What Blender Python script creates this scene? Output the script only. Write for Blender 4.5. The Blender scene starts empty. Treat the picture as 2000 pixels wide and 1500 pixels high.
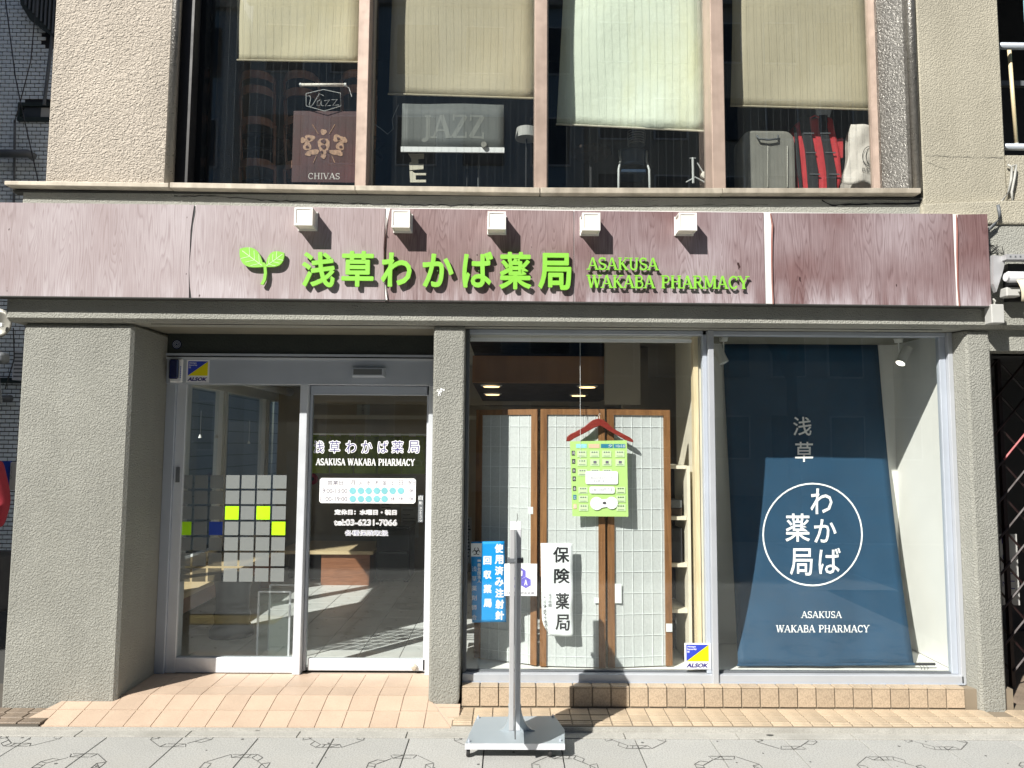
import bpy, bmesh, math, random
from mathutils import Vector, Matrix
random.seed(7)
S = bpy.context.scene
COL = S.collection

# ------------------------------------------------------------------ camera, world, sun, exposure
F = 1450.0 / 2000.0
PITCH, YAW, ROLL = 0.08152, 0.00642, 0.00649
cy, sy, cp, sp = math.cos(YAW), math.sin(YAW), math.cos(PITCH), math.sin(PITCH)
FW = Vector((sy * cp, cy * cp, sp))
_r = Vector((cy, -sy, 0)); _u = _r.cross(FW)
RT = _r * math.cos(ROLL) + _u * math.sin(ROLL)
UP = -_r * math.sin(ROLL) + _u * math.cos(ROLL)
CAM = Vector((0, 0, 1.6))
cd = bpy.data.cameras.new('camera'); cam = bpy.data.objects.new('camera', cd); COL.objects.link(cam)
cd.sensor_fit = 'HORIZONTAL'; cd.sensor_width = 36; cd.lens = 36 * F; cd.clip_end = 500; cd.clip_start = 0.05
M = Matrix((RT, UP, -FW)).transposed().to_4x4(); M.translation = CAM
cam.matrix_world = M
S.camera = cam

SUN = Vector((0.84, 1.0, -1.08)).normalized()
W = bpy.data.worlds.new("World"); S.world = W; W.use_nodes = True
nt = W.node_tree; nt.nodes.clear()
sk = nt.nodes.new('ShaderNodeTexSky'); sk.sky_type = 'NISHITA'; sk.sun_disc = False
sk.sun_elevation = math.asin(-SUN.z)
sk.sun_rotation = math.atan2(-SUN.x, -SUN.y)
bg = nt.nodes.new('ShaderNodeBackground'); bg.inputs[1].default_value = 0.052
wo = nt.nodes.new('ShaderNodeOutputWorld')
nt.links.new(sk.outputs[0], bg.inputs[0]); nt.links.new(bg.outputs[0], wo.inputs[0])
sl = bpy.data.lights.new('sun', 'SUN'); sl.energy = 5.0; sl.angle = math.radians(0.5); sl.color = (1, .965, .90)
so = bpy.data.objects.new('sun', sl); COL.objects.link(so); so.location = (-8, -10, 14)
so.rotation_euler = SUN.to_track_quat('-Z', 'Y').to_euler()
S.view_settings.view_transform = 'Standard'; S.view_settings.look = 'None'
S.view_settings.exposure = 0.66; S.view_settings.gamma = 1.0; S.view_settings.use_curve_mapping = False
S.cycles.max_bounces = 8; S.cycles.transparent_max_bounces = 24


def U(px, py, Y):
    """point of the vertical plane y=Y seen at photo pixel"""
    d = FW + RT * ((px - 1000) / 1450) - UP * ((py - 750) / 1450)
    return CAM + d * (Y / d.y)


def G(px, py, z):
    d = FW + RT * ((px - 1000) / 1450) - UP * ((py - 750) / 1450)
    return CAM + d * ((z - 1.6) / d.z)


# ------------------------------------------------------------------ materials
MATS = {}


class NT:
    def __init__(s, m): s.t = m.node_tree; s.n = s.t.nodes

    def new(s, k, **a):
        x = s.n.new('ShaderNode' + k)
        for q, v in a.items(): setattr(x, q, v)
        return x

    def l(s, a, b): s.t.links.new(a, b)


def ramp(N, fac, stops):
    r = N.new('ValToRGB'); e = r.color_ramp.elements
    while len(e) < len(stops): e.new(.5)
    for i, (p, c) in enumerate(stops):
        e[i].position = p; e[i].color = (c[0], c[1], c[2], 1) if len(c) >= 3 else (c[0],) * 3 + (1,)
    N.l(fac, r.inputs[0]); return r.outputs[0]


def mixc(N, f, a, b, mode='MIX'):
    m = N.new('Mix', data_type='RGBA', blend_type=mode)
    for i, v in ((0, f), (6, a), (7, b)):
        if hasattr(v, 'is_linked') or isinstance(v, bpy.types.NodeSocket): N.l(v, m.inputs[i])
        else: m.inputs[i].default_value = v if not isinstance(v, tuple) else (v[0], v[1], v[2], 1)
    return m.outputs[2]


def noise(N, co, scale, detail=4, rough=.55, dist=0, typ=None):
    n = N.new('TexNoise'); n.inputs['Scale'].default_value = scale; n.inputs['Detail'].default_value = detail
    n.inputs['Roughness'].default_value = rough; n.inputs['Distortion'].default_value = dist
    if typ: n.noise_type = typ
    N.l(co, n.inputs['Vector']); return n.outputs[0]


def mapping(N, co, sc=(1, 1, 1), rot=(0, 0, 0)):
    m = N.new('Mapping'); m.inputs['Scale'].default_value = sc; m.inputs['Rotation'].default_value = rot
    N.l(co, m.inputs[0]); return m.outputs[0]


def mat(name, col, rough=.6, metal=0., var=.12, vs=3., spots=.0, bump=0., bs=80., bd=.004, rnd=0., emit=None, spec=None,
        alpha=None, dirt=None, streak=0.):
    """general painted / stone / cloth surface: colour with broad and fine variation, relief and per-piece variation"""
    m = bpy.data.materials.new(name); m.use_nodes = True; MATS[name] = m
    N = NT(m); P = N.n['Principled BSDF']
    co = N.new('TexCoord').outputs['Object']
    c = col
    d = tuple(x * (1 - var) for x in col); b = tuple(min(1, x * (1 + var)) for x in col)
    f = noise(N, co, vs, 5, .6)
    out = ramp(N, f, [(.3, d), (.7, b)])
    if spots:
        f2 = noise(N, co, bs * .9, 2, .5)
        out = mixc(N, ramp(N, f2, [(.42, (0, 0, 0)), (.62, (1, 1, 1))]), out, mixc(N, spots, out, tuple(x * .35 for x in col)))
    if dirt:
        f3 = noise(N, mapping(N, co, (1, 1, .35)), 1.7, 6, .65)
        out = mixc(N, ramp(N, f3, [(.5, (0, 0, 0)), (.75, (.8, .8, .8))]), out, dirt)
    if streak:
        f4 = noise(N, mapping(N, co, (1, 1, .06)), 14, 4, .6)
        out = mixc(N, streak, out, mixc(N, 1.0, out, ramp(N, f4, [(.35, (.55, .53, .5)), (.6, (1, 1, 1))]), 'MULTIPLY'))
    if rnd:
        oi = N.new('ObjectInfo')
        hs = N.new('HueSaturation'); N.l(out, hs.inputs['Color'])
        mr = N.new('MapRange'); mr.inputs[3].default_value = 1 - rnd; mr.inputs[4].default_value = 1 + rnd
        N.l(oi.outputs['Random'], mr.inputs[0]); N.l(mr.outputs[0], hs.inputs['Value']); out = hs.outputs[0]
    N.l(out, P.inputs['Base Color'])
    rr = ramp(N, noise(N, co, vs * 4, 3), [(.3, (max(0, rough - .08),)), (.7, (min(1, rough + .08),))])
    N.l(rr, P.inputs['Roughness']); P.inputs['Metallic'].default_value = metal
    if spec is not None: P.inputs['Specular IOR Level'].default_value = spec
    if bump:
        bm = N.new('Bump'); bm.inputs['Strength'].default_value = bump; bm.inputs['Distance'].default_value = bd
        N.l(noise(N, co, bs, 5, .6), bm.inputs['Height']); N.l(bm.outputs[0], P.inputs['Normal'])
    if emit:
        P.inputs['Emission Color'].default_value = (*emit[:3], 1); P.inputs['Emission Strength'].default_value = emit[3]
    if alpha is not None: P.inputs['Alpha'].default_value = alpha
    return m


def stucco(name, col, scale, dist, strength, kind):
    m = bpy.data.materials.new(name); m.use_nodes = True; MATS[name] = m
    N = NT(m); P = N.n['Principled BSDF']; P.inputs['Roughness'].default_value = .8
    P.inputs['Specular IOR Level'].default_value = .35
    co = N.new('TexCoord').outputs['Object']
    a = noise(N, co, 1.3, 5, .6)
    c = ramp(N, a, [(.3, tuple(x * .84 for x in col)), (.7, tuple(x * 1.1 for x in col))])
    # rain marks: vertical, low contrast
    s = noise(N, mapping(N, co, (1, 1, .07)), 9, 4, .6)
    c = mixc(N, .16, c, mixc(N, 1.0, c, ramp(N, s, [(.35, (.62, .62, .58)), (.62, (1, 1, 1))]), 'MULTIPLY'))
    if kind == 'leaf':   # trowelled flaky plaster
        w = N.new('Mapping'); N.l(co, w.inputs[0]); w.inputs['Scale'].default_value = (1, 1, 1.35)
        h = noise(N, w.outputs[0], scale, 3, .45, 1.4)
        v = N.new('TexVoronoi', feature='F1'); v.inputs['Scale'].default_value = scale * 1.3
        N.l(mixc(N, .06, w.outputs[0], N_color(N, w.outputs[0], scale * .6)), v.inputs['Vector'])
        hh = N.new('Math', operation='MULTIPLY_ADD'); N.l(v.outputs['Distance'], hh.inputs[0]); hh.inputs[1].default_value = .55
        N.l(h, hh.inputs[2]); h = hh.outputs[0]
        fine = noise(N, co, scale * 5, 3, .6)
    else:
        h0 = noise(N, co, scale, 4, .55, .35)
        h = ramp(N, h0, [(.34, (0, 0, 0)), (.5, (.55, .55, .55)), (.68, (1, 1, 1))])
        fine = noise(N, co, scale * 4, 3, .6)
    ad = N.new('Math', operation='MULTIPLY_ADD'); N.l(fine, ad.inputs[0]); ad.inputs[1].default_value = .22; N.l(h, ad.inputs[2])
    b = N.new('Bump'); b.inputs['Strength'].default_value = strength; b.inputs['Distance'].default_value = dist
    N.l(ad.outputs[0], b.inputs['Height']); N.l(b.outputs[0], P.inputs['Normal']); N.l(c, P.inputs['Base Color'])
    return m


def N_color(N, co, sc):
    n = N.new('TexNoise'); n.inputs['Scale'].default_value = sc; N.l(co, n.inputs['Vector']); return n.outputs['Color']


def glass(name, tint, refl=1.0, rough=0.0, base=.0, dust=0.):
    """clear pane: see-through with fresnel reflection, a faint film of dust"""
    m = bpy.data.materials.new(name); m.use_nodes = True; MATS[name] = m
    N = NT(m); N.n.clear(); o = N.new('OutputMaterial')
    t = N.new('BsdfTransparent'); t.inputs[0].default_value = (*tint, 1)
    g = N.new('BsdfGlossy'); g.inputs['Roughness'].default_value = rough; g.inputs[0].default_value = (.95, .98, 1, 1)
    ge = N.new('NewGeometry'); dt = N.new('VectorMath', operation='DOT_PRODUCT'); N.l(ge.outputs['Normal'], dt.inputs[0]); N.l(ge.outputs['Incoming'], dt.inputs[1])
    ab = N.new('Math', operation='ABSOLUTE'); N.l(dt.outputs['Value'], ab.inputs[0])
    om = N.new('Math', operation='SUBTRACT'); om.inputs[0].default_value = 1; N.l(ab.outputs[0], om.inputs[1])
    pw = N.new('Math', operation='POWER'); N.l(om.outputs[0], pw.inputs[0]); pw.inputs[1].default_value = 5
    fr = N.new('Math', operation='MULTIPLY_ADD'); N.l(pw.outputs[0], fr.inputs[0]); fr.inputs[1].default_value = .955; fr.inputs[2].default_value = .045
    co = N.new('TexCoord').outputs['Object']
    b = N.new('Bump'); b.inputs['Strength'].default_value = .12; b.inputs['Distance'].default_value = .004
    N.l(noise(N, co, 1.6, 1), b.inputs['Height']); N.l(b.outputs[0], g.inputs['Normal'])
    mm = N.new('Math', operation='MULTIPLY_ADD'); N.l(fr.outputs[0], mm.inputs[0]); mm.inputs[1].default_value = refl; mm.inputs[2].default_value = base
    mx = N.new('MixShader'); N.l(mm.outputs[0], mx.inputs[0]); N.l(t.outputs[0], mx.inputs[1]); N.l(g.outputs[0], mx.inputs[2])
    last = mx.outputs[0]
    if dust:
        d = N.new('BsdfDiffuse'); d.inputs[0].default_value = (.6, .62, .6, 1)
        m2 = N.new('MixShader')
        f = ramp(N, noise(N, mapping(N, co, (1, 1, .3)), 5, 6, .7), [(.3, (dust * .3,)), (.75, (dust,))])
        N.l(f, m2.inputs[0]); N.l(last, m2.inputs[1]); N.l(d.outputs[0], m2.inputs[2]); last = m2.outputs[0]
    N.l(last, o.inputs[0]); return m


def film(name, col, a):
    m = bpy.data.materials.new(name); m.use_nodes = True; MATS[name] = m
    N = NT(m); N.n.clear(); o = N.new('OutputMaterial')
    t = N.new('BsdfTransparent'); d = N.new('BsdfDiffuse'); d.inputs[0].default_value = (*col, 1)
    mx = N.new('MixShader'); mx.inputs[0].default_value = a
    N.l(t.outputs[0], mx.inputs[1]); N.l(d.outputs[0], mx.inputs[2]); N.l(mx.outputs[0], o.inputs[0]); return m


def woodgrain(name, dark, light, bleach, amount, sx=1.0):
    """printed wood-grain sheet with sun-bleached patches"""
    m = bpy.data.materials.new(name); m.use_nodes = True; MATS[name] = m
    N = NT(m); P = N.n['Principled BSDF']; P.inputs['Roughness'].default_value = .62; P.inputs['Specular IOR Level'].default_value = .3
    co = N.new('TexCoord').outputs['Object']
    # cathedral grain: stretched noise contour lines
    n1 = N.new('TexNoise'); n1.inputs['Scale'].default_value = 2.6 * sx; n1.inputs['Detail'].default_value = 1.5; n1.inputs['Roughness'].default_value = .4
    N.l(mapping(N, co, (4.4, 1, .36)), n1.inputs['Vector'])
    mu = N.new('Math', operation='MULTIPLY'); N.l(n1.outputs[0], mu.inputs[0]); mu.inputs[1].default_value = 24
    sn = N.new('Math', operation='FRACT'); N.l(mu.outputs[0], sn.inputs[0])
    fine = noise(N, mapping(N, co, (1, 1, .035)), 170, 4, .7)
    g = ramp(N, sn.outputs[0], [(0, (.25, .25, .25)), (.25, (.75, .75, .75)), (.8, (1, 1, 1)), (1, (.25, .25, .25))])
    fr = ramp(N, fine, [(.35, (.2, .2, .2)), (.65, (1, 1, 1))])
    gg = mixc(N, .42, g, fr)
    c = mixc(N, gg, dark, light)
    bl = noise(N, mapping(N, co, (1, 1, .8)), 1.35, 4, .55)
    st = noise(N, mapping(N, co, (1, 1, .12)), 11, 5, .65)
    sp_ = N.new('SeparateXYZ'); N.l(co, sp_.inputs[0])
    lo = N.new('MapRange'); lo.inputs[1].default_value = .17; lo.inputs[2].default_value = .0   # wear above the drip edge
    N.l(sp_.outputs[2], lo.inputs[0])
    a1 = N.new('Math', operation='MULTIPLY'); N.l(lo.outputs[0], a1.inputs[0]); N.l(ramp(N, st, [(.42, (0, 0, 0)), (.66, (1, 1, 1))]), a1.inputs[1])
    lx = N.new('MapRange'); lx.inputs[1].default_value = 1.4; lx.inputs[2].default_value = -2.4
    lx.inputs[3].default_value = .0; lx.inputs[4].default_value = .35; N.l(sp_.outputs[0], lx.inputs[0])
    a2 = N.new('Math', operation='MULTIPLY_ADD'); N.l(ramp(N, bl, [(.42, (0, 0, 0)), (.72, (1, 1, 1))]), a2.inputs[0]); a2.inputs[1].default_value = amount
    N.l(lx.outputs[0], a2.inputs[2])
    a3 = N.new('Math', operation='MULTIPLY_ADD'); N.l(a1.outputs[0], a3.inputs[0]); a3.inputs[1].default_value = 1.0; N.l(a2.outputs[0], a3.inputs[2])
    a3.use_clamp = True
    a4 = N.new('Math', operation='MULTIPLY'); N.l(a3.outputs[0], a4.inputs[0]); N.l(mixc(N, .8, (1, 1, 1), gg), a4.inputs[1])
    c = mixc(N, a4.outputs[0], c, bleach)
    # chips
    ch = noise(N, mapping(N, co, (1, 1, .45)), 24, 2, .5)
    c = mixc(N, ramp(N, ch, [(.735, (0, 0, 0)), (.75, (1, 1, 1))]), c, tuple(x * .45 for x in dark))
    N.l(c, P.inputs['Base Color'])
    b = N.new('Bump'); b.inputs['Strength'].default_value = .25; b.inputs['Distance'].default_value = .002
    N.l(fr, b.inputs['Height']); N.l(b.outputs[0], P.inputs['Normal'])
    return m


def wood(name, dark, light, sc=(14, 14, 1.2), rough=.45):
    m = bpy.data.materials.new(name); m.use_nodes = True; MATS[name] = m
    N = NT(m); P = N.n['Principled BSDF']; P.inputs['Roughness'].default_value = rough
    co = N.new('TexCoord').outputs['Object']
    f = noise(N, mapping(N, co, sc), 3, 5, .6, .8)
    N.l(ramp(N, f, [(.3, dark), (.68, light)]), P.inputs['Base Color'])
    b = N.new('Bump'); b.inputs['Strength'].default_value = .2; b.inputs['Distance'].default_value = .001
    N.l(f, b.inputs['Height']); N.l(b.outputs[0], P.inputs['Normal']); return m


# ------------------------------------------------------------------ geometry helpers
ORG = {}


class MB:
    def __init__(s): s.v = []; s.f = []; s.smooth = False

    def add(s, vs, fs):
        n = len(s.v); s.v += [Vector(v) for v in vs]; s.f += [tuple(i + n for i in f) for f in fs]; return s

    def box(s, x0, x1, y0, y1, z0, z1, rz=0., piv=None):
        vs = [(x0, y0, z0), (x1, y0, z0), (x1, y1, z0), (x0, y1, z0), (x0, y0, z1), (x1, y0, z1), (x1, y1, z1), (x0, y1, z1)]
        if rz:
            p = Vector(piv or ((x0 + x1) / 2, (y0 + y1) / 2, 0)); R = Matrix.Rotation(rz, 3, 'Z')
            vs = [R @ (Vector(v) - p) + p for v in vs]
        return s.add(vs, [(0, 3, 2, 1), (4, 5, 6, 7), (0, 1, 5, 4), (1, 2, 6, 5), (2, 3, 7, 6), (3, 0, 4, 7)])

    def cbox(s, x0, x1, y0, y1, z0, z1, c):
        """box with chamfered edges"""
        b = bmesh.new(); bmesh.ops.create_cube(b, size=1)
        for v in b.verts: v.co = ((x0 + x1) / 2 + v.co.x * (x1 - x0), (y0 + y1) / 2 + v.co.y * (y1 - y0), (z0 + z1) / 2 + v.co.z * (z1 - z0))
        bmesh.ops.bevel(b, geom=list(b.edges), offset=c, segments=1, affect='EDGES', profile=.5)
        b.verts.index_update(); s.add([v.co.copy() for v in b.verts], [tuple(v.index for v in f.verts) for f in b.faces]); b.free(); return s

    def prism(s, poly, y0, y1):
        """poly of (x,z) extruded along y"""
        n = len(poly)
        vs = [(p[0], y0, p[1]) for p in poly] + [(p[0], y1, p[1]) for p in poly]
        fs = [tuple(range(n)), tuple(range(2 * n - 1, n - 1, -1))] + [(i, i + n, (i + 1) % n + n, (i + 1) % n) for i in range(n)]
        return s.add(vs, fs)

    def flat(s, poly, z0, z1):
        """poly of (x,y) extruded along z"""
        n = len(poly)
        vs = [(p[0], p[1], z0) for p in poly] + [(p[0], p[1], z1) for p in poly]
        fs = [tuple(range(n - 1, -1, -1)), tuple(range(n, 2 * n))] + [(i, (i + 1) % n, (i + 1) % n + n, i + n) for i in range(n)]
        return s.add(vs, fs)

    def tube(s, pts, r, n=8, caps=True):
        pts = [Vector(p) for p in pts]; base = len(s.v)
        rs = r if isinstance(r, (list, tuple)) else [r] * len(pts)
        for i, p in enumerate(pts):
            t = (pts[min(i + 1, len(pts) - 1)] - pts[max(i - 1, 0)]).normalized()
            a = t.cross(Vector((0, 0, 1)) if abs(t.z) < .9 else Vector((1, 0, 0))).normalized(); b = t.cross(a)
            for k in range(n):
                q = 2 * math.pi * k / n; s.v.append(p + (a * math.cos(q) + b * math.sin(q)) * rs[i])
        for i in range(len(pts) - 1):
            for k in range(n):
                s.f.append((base + i * n + k, base + i * n + (k + 1) % n, base + (i + 1) * n + (k + 1) % n, base + (i + 1) * n + k))
        if caps:
            s.f.append(tuple(base + k for k in range(n - 1, -1, -1))); s.f.append(tuple(base + (len(pts) - 1) * n + k for k in range(n)))
        return s

    def lathe(s, prof, c, n=20, axis='z'):
        base = len(s.v); c = Vector(c)
        for (r, h) in prof:
            for k in range(n):
                q = 2 * math.pi * k / n; x, y = r * math.cos(q), r * math.sin(q)
                s.v.append(c + (Vector((x, y, h)) if axis == 'z' else Vector((x, h, y)) if axis == 'y' else Vector((h, x, y))))
        for i in range(len(prof) - 1):
            for k in range(n):
                s.f.append((base + i * n + k, base + i * n + (k + 1) % n, base + (i + 1) * n + (k + 1) % n, base + (i + 1) * n + k))
        s.f.append(tuple(base + k for k in range(n - 1, -1, -1))); s.f.append(tuple(base + (len(prof) - 1) * n + k for k in range(n)))
        return s

    def grid(s, fn, nu, nv, thick=None):
        base = len(s.v)
        for j in range(nv + 1):
            for i in range(nu + 1): s.v.append(Vector(fn(i / nu, j / nv)))
        for j in range(nv):
            for i in range(nu):
                a = base + j * (nu + 1) + i; s.f.append((a, a + 1, a + nu + 2, a + nu + 1))
        return s

    def build(s, name, m, parent=None, smooth=False, org=None, bevel=0., solid=0., sub=0):
        o0 = ORG.get(parent.name, Vector()) if parent is not None else Vector(org or (0, 0, 0))
        me = bpy.data.meshes.new(name); me.from_pydata([v - o0 for v in s.v], [], s.f); me.validate()
        bm = bmesh.new(); bm.from_mesh(me); bmesh.ops.recalc_face_normals(bm, faces=bm.faces); bm.to_mesh(me); bm.free()
        me.materials.append(MATS[m] if isinstance(m, str) else m)
        if smooth: me.polygons.foreach_set('use_smooth', [True] * len(me.polygons))
        o = bpy.data.objects.new(name, me); COL.objects.link(o)
        if parent is not None: o.parent = parent
        else: o.location = o0
        ORG[o.name] = o0
        if solid:
            q = o.modifiers.new('s', 'SOLIDIFY'); q.thickness = solid; q.offset = 0
        if sub:
            q = o.modifiers.new('u', 'SUBSURF'); q.levels = sub; q.render_levels = sub
        if bevel:
            q = o.modifiers.new('b', 'BEVEL'); q.width = bevel; q.segments = 2; q.limit_method = 'ANGLE'
        return o


def tag(o, label=None, cat=None, group=None, kind=None):
    if label: o['label'] = label
    if cat: o['category'] = cat
    if group: o['group'] = group
    if kind: o['kind'] = kind
    return o


def thing(name, loc, label, cat, group=None):
    o = bpy.data.objects.new(name, None); o.empty_display_size = .1; COL.objects.link(o); o.location = loc
    ORG[o.name] = Vector(loc); return tag(o, label, cat, group)


def share(src, parent, loc, name=None, rz=0.):
    """one more copy of a small piece, sharing its mesh"""
    o = src.copy(); COL.objects.link(o); o.location = loc; o.rotation_euler = (0, 0, rz); o.parent = parent; return o


def copy_thing(root, offset, label):
    r = root.copy(); COL.objects.link(r); r.location = root.location + Vector(offset); r['label'] = label
    for ch in list(root.children):
        c = ch.copy(); COL.objects.link(c); c.parent = r
        for g in ch.children:
            d = g.copy(); COL.objects.link(d); d.parent = c
    return r


# --- lettering
_fc = bpy.data.curves.new('letters', 'FONT'); _fo = bpy.data.objects.new('letters', _fc)


def text_geo(body, offset=0., res=3):
    _fc.body = body; _fc.offset = offset; _fc.resolution_u = res; _fc.fill_mode = 'FRONT' if hasattr(_fc, 'fill_mode') else 'FRONT'
    COL.objects.link(_fo); bpy.context.view_layer.update()
    dg = bpy.context.evaluated_depsgraph_get(); me = _fo.evaluated_get(dg).to_mesh()
    vs = [v.co.copy() for v in me.vertices]; fs = [tuple(p.vertices) for p in me.polygons]
    _fo.evaluated_get(dg).to_mesh_clear(); COL.objects.unlink(_fo)
    return vs, fs


def put_text(mb, body, x0, x1, z0, z1, Y, th=0., offset=0., fn=None, res=3, keep=False, flip=False):
    """fit body into the rectangle; th = thickness towards the viewer; fn maps (u,v,depth) to a point instead"""
    vs, fs = text_geo(body, offset, res)
    if not vs: return mb
    ax = min(v.x for v in vs); bx = max(v.x for v in vs); az = min(v.y for v in vs); bz = max(v.y for v in vs)
    kx = (x1 - x0) / max(1e-6, bx - ax); kz = (z1 - z0) / max(1e-6, bz - az)
    if keep: kx = min(kx, kz); kz = kx
    cx_, cz_ = (x0 + x1) / 2, (z0 + z1) / 2; mx, mz = (ax + bx) / 2, (az + bz) / 2
    mp = fn or (lambda u, v, d: Vector((u, Y - d, v)))
    pts = [((v.x - mx) * kx + cx_, (v.y - mz) * kz + cz_) for v in vs]
    if not th:
        mb.add([mp(u, v, 0) for u, v in pts], fs); return mb
    n = len(pts); ed = {}
    for f in fs:
        for i in range(len(f)):
            a, b = f[i], f[(i + 1) % len(f)]
            ed[(a, b)] = 1
    side = [(a, b, b + n, a + n) for (a, b) in ed if (b, a) not in ed]
    mb.add([mp(u, v, th) for u, v in pts] + [mp(u, v, 0) for u, v in pts], fs + side)
    return mb


def bold_text(mb, body, x0, x1, z0, z1, Y, w, th=0., n=8, fn=None, res=3, offset=.004, inner=True):
    """heavier strokes: the glyph repeated around a small ring, each copy a hair deeper"""
    k = 0
    for i in range(n + (1 if inner else 0)):
        a = 2 * math.pi * i / n; dx, dz = (w * math.cos(a), w * math.sin(a)) if i < n else (0, 0)
        put_text(mb, body, x0 + w + dx, x1 - w + dx, z0 + w + dz, z1 - w + dz, Y - k * .00008, th=th, offset=offset, fn=fn, res=res); k += 1
    return mb


# slab-serif capitals made of strokes in a unit box (w, strokes, serifs)
def _arc(cx_, cz_, rx, rz_, a0, a1, n=9):
    return [(cx_ + rx * math.cos(math.radians(a0 + (a1 - a0) * i / n)), cz_ + rz_ * math.sin(math.radians(a0 + (a1 - a0) * i / n))) for i in range(n + 1)]


T, H_ = .15, .075
SER = {
    'A': (.9, [([(.1, 0), (.43, 1)], H_), ([(.45, 1), (.8, 0)], T), ([(.22, .34), (.66, .34)], H_)], [(.1, 0), (.8, 0)]),
    'S': (.68, [(_arc(.34, .74, .24, .22, 35, 180) + _arc(.34, .74, .24, .24, 180, 255, 4)[1:] + [(.42, .46)] + _arc(.34, .26, .25, .23, 60, 0, 4) + _arc(.34, .26, .25, .22, 0, -150, 8)[1:], .12)], [(.57, .86, 'v'), (.1, .16, 'v')]),
    'K': (.9, [([(.22, 0), (.22, 1)], T), ([(.24, .4), (.74, 1)], H_), ([(.38, .56), (.78, 0)], T)], [(.22, 0), (.22, 1), (.74, 1), (.78, 0)]),
    'U': (.88, [([(.2, 1), (.2, .35)] + _arc(.44, .32, .24, .28, 180, 360, 9) + [(.68, 1)], .12)], [(.2, 1), (.7, 1)]),
    'W': (1.15, [([(.1, 1), (.33, 0)], T), ([(.35, 0), (.56, .98)], H_), ([(.56, 1), (.8, 0)], T), ([(.82, 0), (1.04, 1)], H_)], [(.1, 1), (.56, 1), (1.04, 1)]),
    'B': (.8, [([(.2, 0), (.2, 1)], T), ([(.2, .965), (.45, .965)] + _arc(.45, .75, .2, .215, 90, -90, 8)[1:] + [(.2, .53)], .1), ([(.2, .53), (.47, .53)] + _arc(.47, .285, .23, .25, 90, -90, 8)[1:] + [(.2, .035)], .1)], [(.2, 0), (.2, 1)]),
    'P': (.78, [([(.2, 0), (.2, 1)], T), ([(.2, .965), (.45, .965)] + _arc(.45, .71, .22, .255, 90, -90, 8)[1:] + [(.2, .455)], .1)], [(.2, 0), (.16, 1)]),
    'R': (.88, [([(.2, 0), (.2, 1)], T), ([(.2, .965), (.45, .965)] + _arc(.45, .73, .21, .235, 90, -90, 8)[1:] + [(.2, .495)], .1), ([(.44, .5), (.74, 0)], T)], [(.2, 0), (.16, 1), (.76, 0)]),
    'H': (.95, [([(.2, 0), (.2, 1)], T), ([(.74, 0), (.74, 1)], T), ([(.2, .52), (.74, .52)], H_)], [(.2, 0), (.2, 1), (.74, 0), (.74, 1)]),
    'M': (1.12, [([(.18, 0), (.18, 1)], H_), ([(.2, 1), (.54, .12)], T), ([(.55, .1), (.88, 1)], H_), ([(.92, 0), (.92, 1)], T)], [(.18, 0), (.16, 1), (.92, 0), (.92, 1)]),
    'C': (.86, [(_arc(.46, .5, .33, .46, 40, 322, 14), .12)], [(.72, .82, 'v')]),
    'Y': (.86, [([(.1, 1), (.43, .45)], T), ([(.43, .45), (.76, 1)], H_), ([(.43, .47), (.43, 0)], T)], [(.1, 1), (.76, 1), (.43, 0)]),
    'I': (.42, [([(.21, 0), (.21, 1)], T)], [(.21, 0), (.21, 1)]),
    'V': (.86, [([(.1, 1), (.42, 0)], T), ([(.44, 0), (.76, 1)], H_)], [(.1, 1), (.76, 1)]),
    'J': (.6, [([(.42, 1), (.42, .15)] + _arc(.27, .12, .15, .2, 0, -130, 7), .13)], [(.42, 1)]),
    'Z': (.8, [([(.12, .96), (.7, .96)], H_), ([(.68, .96), (.12, .04)], T), ([(.1, .04), (.7, .04)], H_)], [(.12, .88, 'v'), (.7, .12, 'v')]),
    'D': (.88, [([(.2, 0), (.2, 1)], T), ([(.2, .965), (.4, .965)] + _arc(.4, .5, .36, .465, 90, -90, 10)[1:] + [(.2, .035)], .1)], [(.2, 0), (.2, 1)]),
    'E': (.76, [([(.2, 0), (.2, 1)], T), ([(.2, .96), (.62, .96)], H_), ([(.2, .52), (.5, .52)], H_), ([(.2, .04), (.64, .04)], H_)], [(.2, 0), (.2, 1)]),
    'L': (.74, [([(.2, 0), (.2, 1)], T), ([(.2, .04), (.64, .04)], H_)], [(.2, 0), (.2, 1)]),
    '.': (.3, [([(.1, .06), (.2, .06)], .12)], []),
    ' ': (.5, [], []),
}


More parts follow.
